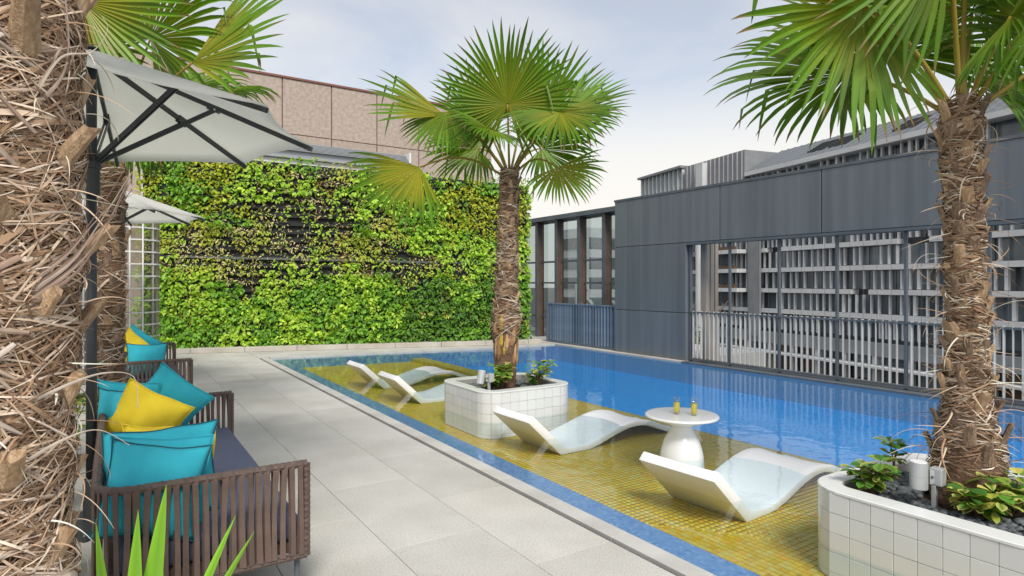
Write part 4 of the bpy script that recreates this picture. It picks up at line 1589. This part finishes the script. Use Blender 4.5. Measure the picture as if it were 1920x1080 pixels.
def leafy_plant(x, y, z, h, n_st, spread, label, seed, L=.10, group='variegated plants in the planters', pal=None):
    rnd = random.Random(seed)
    t = empty('variegated_plant', (x, y, z), label=label, cat='plant', group=group)
    st, lv_ = MB(), MB()
    greens = pal or [(.07, .20, .02), (.10, .26, .03), (.05, .15, .02)]
    yels = [(.62, .58, .16), (.58, .52, .14), (.50, .48, .10), (.42, .46, .07), (.20, .34, .04), (.56, .50, .16)]
    for i in range(n_st):
        a = i * 2.4 + rnd.uniform(-.4, .4)
        rr = rnd.uniform(.2, 1) * spread
        p0 = V((x, y, z)); p1 = V((x + rr * math.cos(a), y + rr * math.sin(a), z + h * rnd.uniform(.45, 1)))
        mid = p0.lerp(p1, .5) + V((math.cos(a), math.sin(a), 0)) * -.01
        st.tube([p0, mid, p1], [.006, .005, .003], 5)
        for q, tt in ((p1, 1.0), (p0.lerp(p1, .66), .8)):
            m = rnd.randint(6, 9)
            ph = rnd.uniform(0, 6)
            for k in range(m):
                b = ph + k * 2 * math.pi / m
                el = rnd.uniform(-.35, .6)
                d = V((math.cos(b) * math.cos(el), math.sin(b) * math.cos(el), math.sin(el)))
                nr = (UP - d * d.z).normalized()
                nr = (nr + V((rnd.uniform(-.3, .3), rnd.uniform(-.3, .3), 0))).normalized()
                nr = (nr - d * nr.dot(d)).normalized()
                cg = rnd.choice(greens)
                cy_c = rnd.choice(yels) if rnd.random() < .75 else tuple(c * 1.3 for c in cg)
                if rnd.random() < .15: cg = cy_c
                obov(lv_, q + d * .012, d, nr, L * rnd.uniform(.7, 1.2) * tt, L * rnd.uniform(.24, .34) * tt, cg, cy_c)
    st.build('stems', 'solid_leafy' if False else 'trunk_bark', t)
    lv_.build('leaves', 'leaf', t)


leafy_plant(3.86, 1.93, .24, .25, 6, .09, 'variegated plant left of the spotlight in the right planter', 31, .105)
leafy_plant(3.98, 1.42, .24, .17, 7, .15, 'variegated plant in front of the trunk at the right edge', 32, .10)
leafy_plant(4.20, 1.34, .24, .24, 6, .12, 'variegated plant right of the trunk at the right edge', 33, .10)
leafy_plant(4.32, 2.02, .24, .26, 3, .06, 'small green sprig behind the spotlight in the right planter', 34, .08)
leafy_plant(3.88, 6.20, .24, .34, 9, .16, 'yellow leaved plant left of the trunk in the middle planter', 35, .10)
leafy_plant(4.42, 6.20, .24, .32, 8, .17, 'yellow and green plant right of the trunk in the middle planter', 36, .10)
leafy_plant(3.80, 6.30, .24, .22, 5, .10, 'low variegated plant by the spotlight post in the middle planter', 37, .09)


# ------------------------------------------------------------------ spotlights
def spot(x, y, z0, post_h, head, label, facing):
    t = empty('garden_spotlight', (x, y, z0), label=label, cat='spotlight', group='planter spotlights')
    MB().box(x - .016, x + .016, y - .011, y + .011, z0, z0 + post_h).build('post', 'lamp_metal', t, bevel=.002)
    MB().lathe([(.035, z0), (.035, z0 + .008)], 16, (x, y)).build('base_plate', 'lamp_metal', t)
    f = V(facing).normalized(); sd = V((-f.y, f.x, 0)).normalized()
    jb = V((x, y, z0 + post_h + .05)) + RIGHT * .02
    MB().box(jb.x - .032, jb.x + .032, jb.y - .032, jb.y + .032, jb.z - .05, jb.z + .05).build('junction_box', 'lamp_metal', t, bevel=.006, segs=2)
    # half round bracket
    br = MB()
    c = jb - RIGHT * .055
    prof = []
    for k in range(13):
        a = R(90 - 180 * k / 12)
        prof.append(c + FWD * 0 + RIGHT * .0 + (-FWD) * .0 + (UP * math.sin(a) + RIGHT * -(-math.cos(a)) * 1.0) * .042)
    nn = len(prof)
    th = FWD * .014
    br.add([p - th for p in prof] + [p + th for p in prof], [tuple(range(nn)), tuple(range(2 * nn - 1, nn - 1, -1))] + [(i, nn + i, nn + (i + 1) % nn, (i + 1) % nn) for i in range(nn)])
    br.build('bracket', 'lamp_metal', t)
    b2 = MB(); b2.tube([c + RIGHT * .012 - FWD * .02, c + RIGHT * .012 + FWD * .02], .008, 10); b2.build('bolt', 'dark_steel', t)
    hc = c - RIGHT * .055 + UP * .005
    ax = V(head).normalized()
    hb = MB(); L = .155
    hb.tube([hc - ax * L / 2, hc - ax * (L / 2 - .006), hc + ax * (L / 2 - .02), hc + ax * L / 2], [.040, .046, .046, .046], 24)
    hd = hb.build('lamp_head', 'lamp_metal', t, smooth=False)
    l2 = MB(); l2.tube([hc + ax * (L / 2 - .0), hc + ax * (L / 2 + .003)], [.041, .041], 24); l2.build('lens', 'white_gloss', hd)
    l3 = MB(); l3.tube([hc - ax * .001, hc + ax * .001], [.0464, .0464], 24); l3.build('seam', 'metal_grey', hd)


spot(3.93, 1.62, .235, .16, (0, 0, 1), 'grey cylinder spotlight on a post in the right planter', (0, 1, 0))
spot(3.66, 6.12, .235, .16, (.25, .1, 1), 'small grey spotlight on a post in the middle planter', (0, 1, 0))

# ------------------------------------------------------------------ pool loungers
def lounger_mesh():
    W = .68
    seat_top = catmull([(.045, .080), (.18, .058), (.36, .060), (.56, .108), (.82, .180), (1.06, .218), (1.27, .196), (1.46, .130), (1.62, .075), (1.76, .050)], 5)
    seat_bot = catmull([(.0, .0), (.18, .0), (.38, .002), (.58, .045), (.83, .118), (1.06, .155), (1.26, .134), (1.44, .070), (1.60, .02), (1.77, .010)], 5)
    back_top = [(-.345, .435)]
    back_bot = [(-.405, .375)]
    top = back_top + seat_top
    bot = back_bot + seat_bot
    n = len(top)
    NW = 8
    VV, FF = [], []
    for j in range(NW + 1):
        y = -W / 2 + W * j / NW
        q = (2 * j / NW - 1)
        for i, (x, z) in enumerate(top):
            VV.append((x, y, z - .018 * (1 - q * q) * (1 if i > 0 else .3)))      # slightly dished
        for (x, z) in bot:
            VV.append((x, y, z))
    st = 2 * n
    for j in range(NW):
        a, b = j * st, (j + 1) * st
        for i in range(n - 1):
            FF.append((a + i, a + i + 1, b + i + 1, b + i))
            FF.append((b + n + i, b + n + i + 1, a + n + i + 1, a + n + i))
        FF.append((a, b, b + n, a + n))
        FF.append((b + n - 1, a + n - 1, a + 2 * n - 1, b + 2 * n - 1))
    for i in range(n - 1):
        FF.append((i + 1, i, n + i, n + i + 1))
        c = NW * st
        FF.append((c + i, c + i + 1, c + n + i + 1, c + n + i))
    me = MB().add(VV, FF).mesh('pool_lounger', 'white_matte', bevel=.010, segs=2)
    return me


lme = lounger_mesh()
for p in lme.polygons: p.use_smooth = True
lme.set_sharp_from_angle(angle=R(35))
for x, y, ph, lb in ((3.73, 9.94, 0.02, 'white moulded pool lounger farthest from the camera'), (3.72, 8.46, 0.0, 'white moulded pool lounger just behind the middle planter'),
                     (3.80, 5.28, 0.02, 'white moulded pool lounger between the middle planter and the side table'), (3.85, 3.15, .07, 'white moulded pool lounger nearest the camera')):
    o = link('pool_lounger', lme, None, (x, y, LEDGE_Z), (0, 0, ph))
    tag(o, lb, 'lounger', 'white loungers in the shallow pool')

# ------------------------------------------------------------------ side table and drinks
TX, TY = 4.33, 3.83
t = empty('side_table', (TX, TY, LEDGE_Z), label='white mushroom shaped side table standing in the pool', cat='table')
z = LEDGE_Z
pr = catmull([(.205, z), (.205, z + .02), (.198, z + .12), (.185, z + .22), (.150, z + .33), (.105, z + .41), (.088, z + .45)], 5)
MB().lathe(pr, 40, (TX, TY)).build('pedestal', 'white_gloss', t, smooth=True)
pr = catmull([(.088, z + .4505), (.14, z + .475), (.25, z + .512), (.318, z + .533), (.327, z + .545), (.318, z + .556)], 5) + [(.30, z + .5565), (.0005, z + .5565)]
MB().lathe(pr, 48, (TX, TY)).build('table_top', 'white_gloss', t, smooth=True)
TZ = z + .5566
for dx, lb in ((-.045, 'glass of yellow juice on the left of the side table'), (.095, 'glass of yellow juice on the right of the side table')):
    c = V((TX, TY, 0)) + RIGHT * dx - FWD * (.0 if dx < 0 else .06)
    g = empty('juice_glass', (c.x, c.y, TZ), label=lb, cat='glass', group='juice glasses on the side table')
    pr = [(.024, TZ + .0005), (.026, TZ + .012), (.029, TZ + .07), (.031, TZ + .155), (.029, TZ + .155), (.0272, TZ + .07), (.0245, TZ + .014), (.001, TZ + .012)]
    MB().lathe(pr, 24, (c.x, c.y)).build('tumbler', 'tumbler', g, smooth=True)
    MB().lathe([(.0238, TZ + .0145), (.0262, TZ + .06), (.0278, TZ + .108), (.001, TZ + .1085)], 24, (c.x, c.y)).build('juice', 'juice', g, smooth=True)


# ------------------------------------------------------------------ woven sofas
def make_sofa():
    """local frame: back along x = 0 facing +x, length along y from 0 to LS"""
    LS, D, ZT, ZB = 2.33, .86, .68, .21
    t = empty('woven_sofa', (0, 0, 0))
    # top rail in one sweep: near arm, back, far arm, rounded corners
    def path(z):
        P = [V((D, .02, z))]
        rr = .14
        for k in range(9):
            a = R(270 - 90 * k / 8); P.append(V((rr + rr * math.cos(a), .02 + rr + rr * math.sin(a), z)))
        for k in range(9):
            a = R(180 - 90 * k / 8); P.append(V((rr + rr * math.cos(a), LS - .02 - rr + rr * math.sin(a), z)))
        P.append(V((D, LS - .02, z)))
        return P
    def wrapped(pts, r, name, world=False):
        # ribbed tube so that the wrapping shows
        out_, rad = [], []
        for a, b in zip(pts[:-1], pts[1:]):
            L = (b - a).length; n = max(1, int(L / .014))
            for k in range(n):
                out_.append(a.lerp(b, k / n)); rad.append(r * (1.0 if len(out_) % 2 else .86))
        out_.append(pts[-1]); rad.append(r)
        MB().tube(out_, rad, 8).build(name, 'wrap', t, world=False, smooth=False)
    wrapped(path(ZT - .02), .021, 'top_rail')
    wrapped(path(ZB), .017, 'bottom_rail')
    for y in (.02, LS - .02):
        wrapped([V((D, y, ZB)), V((D, y, ZT - .02))], .020, 'front_post')
    # straps
    rnd = random.Random(77)
    meshes = []
    Hs = ZT - ZB - .03
    for k in range(6):
        m_ = MB()
        NV = 7
        vs_, fs_ = [], []
        lean, bow = rnd.uniform(-.012, .012), rnd.uniform(-.006, .006)
        w = rnd.uniform(.0125, .0155)
        tw0, tw1 = rnd.uniform(-.5, .5), rnd.uniform(-.5, .5)
        for i in range(NV):
            f = i / (NV - 1)
            tw = tw0 + (tw1 - tw0) * f
            cx_ = lean * (f - .5) + bow * math.sin(math.pi * f)
            pin = w * (1 - .22 * math.sin(math.pi * f))
            for sx, sy in ((-1, -1), (1, -1), (1, 1), (-1, 1)):
                x_, y_ = sx * pin, sy * .0022
                vs_.append((cx_ + x_ * math.cos(tw) - y_ * math.sin(tw), x_ * math.sin(tw) + y_ * math.cos(tw), f * Hs))
        for i in range(NV - 1):
            for q in range(4):
                fs_.append((i * 4 + q, i * 4 + (q + 1) % 4, i * 4 + 4 + (q + 1) % 4, i * 4 + 4 + q))
        fs_ += [(3, 2, 1, 0), tuple((NV - 1) * 4 + q for q in range(4))]
        m_.add(vs_, fs_); meshes.append(m_.mesh('strap', 'strap'))
    PP = path(ZB + .012)
    acc = 0
    pitch = .038
    nextd = .03
    for a, b in zip(PP[:-1], PP[1:]):
        L = (b - a).length
        ang = math.atan2(b.y - a.y, b.x - a.x)
        nv_ = V((-math.sin(ang), math.cos(ang), 0))
        while nextd < acc + L:
            p = a.lerp(b, (nextd - acc) / L)
            on_back = p.x < .1
            for side_ in ((1, -1) if not on_back else (1,)):
                q = p + nv_ * .016 * side_
                link('strap', rnd.choice(meshes), t, (q.x, q.y, q.z), (0, 0, ang + rnd.uniform(-.06, .06)))
            nextd += pitch * rnd.uniform(.92, 1.08)
        acc += L
    # seat frame, cushion, legs
    MB().box(.03, D - .03, .05, LS - .05, .225, .27).build('seat_frame', 'wrap', t, world=False)
    c = MB(); c.box(.08, D - .02, .055, LS - .055, .271, .405)
    so = c.build('seat_cushion', 'seat_fabric', t, world=False, bevel=.035, segs=4, smooth=True)
    for x, y in ((.10, .08), (D - .035, .06), (.10, LS - .08), (D - .035, LS - .06)):
        MB().tube([(x, y, 0), (x, y, .24)], .014, 10).build('leg', 'dark_steel', t, world=False)
    return t


sofa = make_sofa()
sofa.location = (-.06, 3.07, 0)
tag(sofa, 'brown woven strap sofa nearest the camera with three teal pillows against its near arm', 'sofa', 'woven strap sofas')
s2 = copy_tree(sofa); s2.location = (-.10, 7.96, 0)
s2['label'] = 'brown woven strap sofa farther along the deck beyond the slim palm trunk'
s3 = copy_tree(sofa); s3.location = (-.62, 5.60, 0); s3.rotation_euler = (0, 0, math.pi)  # rear sofas added as stand-ins for a likely mirror image of the front ones
s3['label'] = 'brown woven sofa standing in for a likely mirror image of the nearest sofa'
s4 = copy_tree(sofa); s4.location = (-.75, 10.4, 0); s4.rotation_euler = (0, 0, math.pi)
s4['label'] = 'brown woven sofa standing in for a likely mirror image of the farther sofa'


def pillow_mesh(w, h, th, material, seed):
    rnd = random.Random(seed)
    N = 18
    VV, FF = [], []
    idx = {}
    for sgn in (1, -1):
        for i in range(N + 1):
            for j in range(N + 1):
                u_, v_ = 2 * i / N - 1, 2 * j / N - 1
                if sgn == -1 and (i in (0, N) or j in (0, N)):
                    idx[(sgn, i, j)] = idx[(1, i, j)]; continue
                pin = 1 - .10 * (1 - v_ * v_) * abs(u_) ** 2
                pin2 = 1 - .10 * (1 - u_ * u_) * abs(v_) ** 2
                x = u_ * w / 2 * pin
                z = v_ * h / 2 * pin2
                e = max(0, (1 - u_ ** 2)) ** .72 * max(0, (1 - v_ ** 2)) ** .72
                y = sgn * th / 2 * e
                y += .020 * e * mnoise.noise(V((x * 11 + seed * 3, z * 5, sgn * 2.3))) + .012 * e * mnoise.noise(V((x * 7 + seed, z * 7, sgn * 3.1 + seed)))
                x += .012 * mnoise.noise(V((z * 6, seed, 1))); z += .012 * mnoise.noise(V((x * 6, seed, 4)))
                idx[(sgn, i, j)] = len(VV); VV.append((x, y, z))
    for sgn in (1, -1):
        for i in range(N):
            for j in range(N):
                q = [idx[(sgn, i, j)], idx[(sgn, i + 1, j)], idx[(sgn, i + 1, j + 1)], idx[(sgn, i, j + 1)]]
                FF.append(tuple(q if sgn == -1 else q[::-1]))
    me = MB().add(VV, FF).mesh('pillow', material, smooth=True)
    edge = [idx[(1, i, 0)] for i in range(N)] + [idx[(1, N, j)] for j in range(N)] + [idx[(1, N - i, N)] for i in range(N)] + [idx[(1, 0, N - j)] for j in range(N)]
    pts = [V(VV[k]) for k in edge]
    pm2 = MB().tube(pts + [pts[0]], .0042, 6, False).mesh('piping', material if seed % 2 else 'piping_dark', smooth=True)
    return me, pm2


PM = {'teal': [pillow_mesh(.41, .42, .19, 'teal_fabric', 2), pillow_mesh(.44, .43, .18, 'teal_fabric', 3), pillow_mesh(.51, .45, .19, 'teal_fabric', 4)],
      'yellow': [pillow_mesh(.44, .44, .23, 'yellow_fabric', 5), pillow_mesh(.44, .44, .20, 'yellow_fabric', 7)]}


def pillow(kind, loc, rot, label, k=0, grp='scatter pillows on the sofas'):
    """rot: (lean about x, roll about y, turn about z)"""
    me, pm2 = PM[kind][k]
    o = link('pillow', me, None, loc, rot)
    tag(o, label, 'pillow', grp)
    link('piping', pm2, o)
    return o


ZS = .405 + .215
# near arm group of the nearest sofa
pillow('teal', (.15, 3.20, .615), (R(-16), R(9), R(-14)), 'frontmost teal pillow against the near arm of the nearest sofa', 0)
pillow('teal', (.18, 3.34, .61), (R(-16), R(5), R(-9)), 'middle teal pillow of the three behind the near sofa arm', 1)
pillow('teal', (.20, 3.49, .615), (R(-18), R(-1), R(-4)), 'rearmost teal pillow of the three behind the near sofa arm', 2)
pillow('yellow', (.25, 3.64, .60), (R(-20), R(4), R(2)), 'yellow pillow squeezed behind the three teal pillows near the arm', 1)
# far end group of the nearest sofa
pillow('yellow', (.19, 4.80, .63), (R(16), R(30), R(-14)), 'yellow pillow tipped on its corner at the far end of the nearest sofa', 0)
pillow('teal', (.34, 5.12, .675), (R(12), R(40), R(-6)), 'teal pillow tipped on its corner against the far arm of the nearest sofa', 1)
pillow('teal', (.10, 5.16, .64), (R(8), R(3), R(-30)), 'teal pillow against the back at the far end of the nearest sofa', 1)
pillow('teal', (.04, 4.96, .625), (R(6), R(-3), R(-60)), 'teal pillow lying low against the back left of the yellow tipped pillow', 0)
# farther sofa
pillow('teal', (.32, 8.20, .645), (R(-12), R(2), R(-4)), 'teal pillow behind the near arm of the farther sofa', 0)
pillow('yellow', (.20, 8.75, .70), (R(8), R(40), R(-20)), 'yellow pillow tipped on its corner on the farther sofa', 1)
pillow('teal', (.28, 9.60, .70), (R(10), R(36), R(-15)), 'teal pillow tipped at the far end of the farther sofa', 1)
# rear sofas: pillows standing in for a likely mirror image past the trunk
G2 = 'pillows standing in for likely mirror images'
pillow('yellow', (-.80, 4.75, .70), (R(10), R(30), R(60)), 'yellow pillow standing in for a likely reflection between trunk and umbrella pole', 0, G2)
pillow('teal', (-.80, 5.20, .66), (R(10), R(10), R(70)), 'teal pillow standing in for a likely reflection beside the umbrella pole', 0, G2)
pillow('teal', (-.80, 4.20, .66), (R(10), R(-12), R(60)), 'teal pillow standing in for a likely reflection low beside the foreground trunk', 1, G2)
pillow('yellow', (-.92, 9.1, .70), (R(10), R(25), R(70)), 'yellow pillow standing in for a likely reflection left of the slim palm trunk', 1, G2)
pillow('teal', (-.92, 8.6, .66), (R(10), R(10), R(70)), 'teal pillow standing in for a likely reflection left of the slim palm trunk', 0, G2)


# ------------------------------------------------------------------ umbrellas
def make_umbrella():
    t = empty('umbrella', (0, 0, 0))
    Rc, ZR, ZT, ZH = 1.35, 2.545, 3.02, 2.36
    def bld(m_, name, material, parent=t, **kw): return m_.build(name, material, parent, world=False, **kw)
    bld(MB().box(-.20, .20, -.20, .20, 0, .05), 'base_plate', 'umbrella_metal', bevel=.01)
    bld(MB().lathe([(.045, .05), (.045, .30), (.036, .31)], 20), 'base_sleeve', 'umbrella_metal')
    bld(MB().tube([(0, 0, .2), (0, 0, 2.2)], .030, 20), 'pole', 'umbrella_metal', smooth=True)
    bld(MB().tube([(0, 0, 2.2), (0, 0, ZT + .02)], .030, 20), 'upper_pole', 'umbrella_metal', smooth=True)
    bld(MB().lathe([(.031, 2.10), (.047, 2.11), (.047, 2.27), (.055, 2.275), (.055, 2.35), (.032, 2.355)], 24), 'runner', 'umbrella_metal')
    bld(MB().lathe([(.04, ZT - .10), (.07, ZT - .09), (.07, ZT - .05), (.03, ZT - .04)], 24), 'top_hub', 'umbrella_metal')
    bld(MB().lathe([(.045, ZT + .013), (.04, ZT + .022), (.02, ZT + .03), (.001, ZT + .034)], 20), 'finial', 'umbrella_metal', smooth=True)
    tips = [V((Rc * math.cos(k * math.pi / 4), Rc * math.sin(k * math.pi / 4), ZR)) for k in range(8)]
    top = V((0, 0, ZT))
    c = MB()
    NS, NR = 8, 8
    for k in range(8):
        a, b = tips[k], tips[(k + 1) % 8]
        vs_, fs_ = [], []
        for r_ in range(NR + 1):
            f = .03 + .97 * r_ / NR
            for s_ in range(NS + 1):
                g_ = s_ / NS
                e = a.lerp(b, g_)
                scallop = .10 * math.sin(math.pi * g_) * f ** 2                      # hollow edge between ribs
                e = e * (1 - scallop / 1.0 * .55)
                p = V((0, 0, 0)) + V((e.x * f, e.y * f, 0))
                zz = ZT + (ZR - ZT) * f - .035 * math.sin(math.pi * g_) * math.sin(math.pi * f)
                vs_.append((p.x, p.y, zz + .012))
        for r_ in range(NR):
            for s_ in range(NS):
                q = r_ * (NS + 1) + s_
                fs_.append((q, q + 1, q + NS + 2, q + NS + 1))
        n0 = len(vs_)
        vs2 = [(x, y, z_ - .004) for x, y, z_ in vs_]
        fs2 = [tuple(n0 + i for i in f[::-1]) for f in fs_]
        m_ = MB().add(vs_ + vs2, fs_ + fs2)
        rim = [NR * (NS + 1) + s_ for s_ in range(NS + 1)]
        m_.add([], [])
        for s_ in range(NS):
            m_.f.append((rim[s_], rim[s_ + 1], n0 + rim[s_ + 1], n0 + rim[s_]))
        bld(m_, 'canopy_panel', 'canopy_cloth', smooth=True)
    for k, tp in enumerate(tips):
        d = (tp - top)
        rb = bld(MB().bar(top + d * .04 - UP * .022, top + d * 1.0 - UP * .020, .022, .030), 'rib', 'umbrella_metal')
        j = top + d * .52 - UP * .04
        side = d.cross(UP).normalized()
        st = MB()
        root = V((d.x, d.y, 0)).normalized() * .05 + V((0, 0, 2.325))
        st.bar(root + side * .011, j + side * .011, .008, .026); st.bar(root - side * .011, j - side * .011, .008, .026)
        bld(st, 'strut', 'umbrella_metal')
        br = MB(); br.bar(j - d * .03 + UP * .018, j + d * .03 + UP * .018, .036, .05)
        bld(br, 'joint', 'umbrella_metal', rb)
        bo = MB(); bo.tube([j - side * .024, j + side * .024], .007, 8); bld(bo, 'bolt', 'lamp_metal', rb)
    return t


um = make_umbrella()
um.location = (-.115, 4.72, 0); um.rotation_euler = (0, 0, -.894)
tag(um, 'white canopy umbrella with dark ribs behind the nearest sofa', 'umbrella', 'white patio umbrellas')
u2 = copy_tree(um); u2.location = (-.16, 10.15, 0); u2.rotation_euler = (0, 0, -.31); u2.scale = (.97, .97, .97)
u2['label'] = 'smaller looking white umbrella farther back behind the slim palm trunk'

# ------------------------------------------------------------------ strap leaved plants
def strap_plant(x, y, z, blades, label, seed, name='strap_leaved_plant'):
    rnd = random.Random(seed)
    t = empty(name, (x, y, z), label=label, cat='plant')
    for (dx, dy, h_, L, w, bend) in blades:
        m_ = MB()
        p = V((x + dx * .1, y + dy * .1, z)); d = (V((dx, dy, 0)) + UP * h_).normalized()
        vs_, fs_, cs = [], [], []
        N = 12
        sd = d.cross(V((rnd.uniform(-.2, .2), -1, .1))).normalized()
        base = V((.17, .36, .03)) * rnd.uniform(.85, 1.2)
        for i in range(N + 1):
            f = i / N
            ww = w * (.55 + .45 * math.sin(math.pi * min(1, f * 1.3 + .15))) * (1 - f ** 3) + .0008
            nn_ = d.cross(sd).normalized()
            vs_ += [p - sd * ww / 2 + nn_ * ww * .12, p - nn_ * ww * .10, p + sd * ww / 2 + nn_ * ww * .12]
            c = base * (1.0 + .15 * f)
            cs += [tuple(c * 1.35), tuple(c), tuple(c * 1.2)]
            if i:
                a = 3 * (i - 1)
                fs_ += [(a, a + 1, a + 4, a + 3), (a + 1, a + 2, a + 5, a + 4)]
            p = p + d * (L / N)
            d = (d + (V((dx, dy, 0)) * .5 - UP * .5) * bend / N).normalized()
        m_.add(vs_, fs_, cs)
        m_.build('leaf_blade', 'leaf', t)
    return t


strap_plant(.03, 2.36, 0.0, [(.17, .10, 1.5, .86, .14, .2), (.06, .02, 1.6, .80, .12, .2), (-.12, -.05, 1.7, .80, .09, .2), (.42, -.08, 1.3, .80, .08, .3), (.46, -.14, 1.2, .78, .07, .4), (-.25, .2, 1.2, .6, .05, .5), (0.15, -.35, 1.3, .55, .05, .5)],
            'bright green strap leaved plant in front of the nearest sofa at bottom left', 3)
strap_plant(.30, 11.3, 0.0, [(math.cos(k * .8) * .5, math.sin(k * .8) * .5, 1.2 + .3 * (k % 3), .9 + .05 * (k % 4), .04, .5) for k in range(12)],
            'dark green strap leaved plant in front of the glass block wall', 4)
for k, (x, y) in enumerate(((-.38, 6.1), (-.40, 3.7), (-.36, 7.6), (-.42, 4.9))):
    lb = ['low green bush behind the gap between the two sofas', 'low green bush behind the near end of the nearest sofa', 'low green bush left of the slim palm trunk', 'low green bush behind the umbrella pole'][k]
    leafy_plant(x, y, 0, .62, 16, .2, lb, 60 + k, .085, 'bushes behind the sofas', [(.10, .26, .02), (.16, .34, .03), (.08, .2, .02)])


# ------------------------------------------------------------------ trees beyond the glazing
def leafy_tree(x, y, z, h, rc, label, seed):
    rnd = random.Random(seed)
    t = empty('tree', (x, y, z), label=label, cat='tree', group='trees beyond the glazing')
    tr = MB(); tr.tube([(x, y, z), (x + .1, y, z + h * .35), (x, y + .1, z + h * .6), (x, y, z + h * .85)], [.28, .2, .13, .03], 10)
    for k in range(7):
        a = k * 2.4; z0 = z + h * (.4 + .06 * k)
        tr.tube([(x, y, z0), (x + rc * .7 * math.cos(a), y + rc * .7 * math.sin(a), z0 + h * .16)], [.08, .02], 6)
    tr.build('trunk', 'trunk_bark', t)
    cl = []
    for k in range(30):
        a, el = rnd.uniform(0, 6.28), rnd.uniform(-.5, 1.5)
        rr = rc * rnd.uniform(.35, .95)
        cl.append((V((x + rr * math.cos(a) * math.cos(el), y + rr * math.sin(a) * math.cos(el), z + h * .66 + rr * math.sin(el) * .9)), rc * rnd.uniform(.22, .40), rnd.uniform(.7, 1.3)))
    VV, FF, CC = [], [], []
    for c, r_, sh in cl:
        for k in range(150):
            d = V((rnd.gauss(0, 1), rnd.gauss(0, 1), rnd.gauss(0, 1))).normalized()
            p = c + d * r_ * rnd.uniform(.5, 1)
            e1 = V((rnd.gauss(0, 1), rnd.gauss(0, 1), rnd.gauss(0, .6))).normalized(); e2 = e1.cross(d + UP * .3).normalized()
            L = rnd.uniform(.10, .18)
            b = len(VV)
            VV += [tuple(p), tuple(p + e1 * L * .5 + e2 * L * .28), tuple(p + e1 * L), tuple(p + e1 * L * .5 - e2 * L * .28)]
            FF.append((b, b + 1, b + 2, b + 3))
            g_ = rnd.uniform(.7, 1.3) * sh
            CC += [(.07 * g_, .15 * g_, .03 * g_)] * 4
    P = wloc(t)
    np_mesh('crown', np.array(VV) - np.array((P.x, P.y, P.z)), np.array(FF), np.array(CC), 'leaf', t)


leafy_tree(19.5, 17.5, -14, 17.2, 3.0, 'leafy green tree beyond the glazing nearest the grey wall', 1)
leafy_tree(17.5, 22.5, -14, 16.6, 2.6, 'leafy green tree beyond the glazing near the planted wall', 2)
leafy_tree(24.5, 23.5, -14, 16.4, 3.0, 'leafy green tree beyond the middle of the glazing', 3)
nb = empty('neighbour_tower', (60, 70, -14), label='pale far apartment tower seen above the trees through the glazing', cat='building')
MB().box(57, 63, 68, 74, -13.99, 9.5).build('wall', 'office_white', nb)
for k in range(6):
    MB().box(56.9, 57.05, 68.5, 73.5, -8 + 2.9 * k, -6.4 + 2.9 * k).build('window', 'office_glass', nb)
    MB().box(57.5, 62.5, 67.9, 68.05, -8 + 2.9 * k, -6.4 + 2.9 * k).build('window', 'office_glass', nb)
# trailing note: everything is placed in metres around the camera position
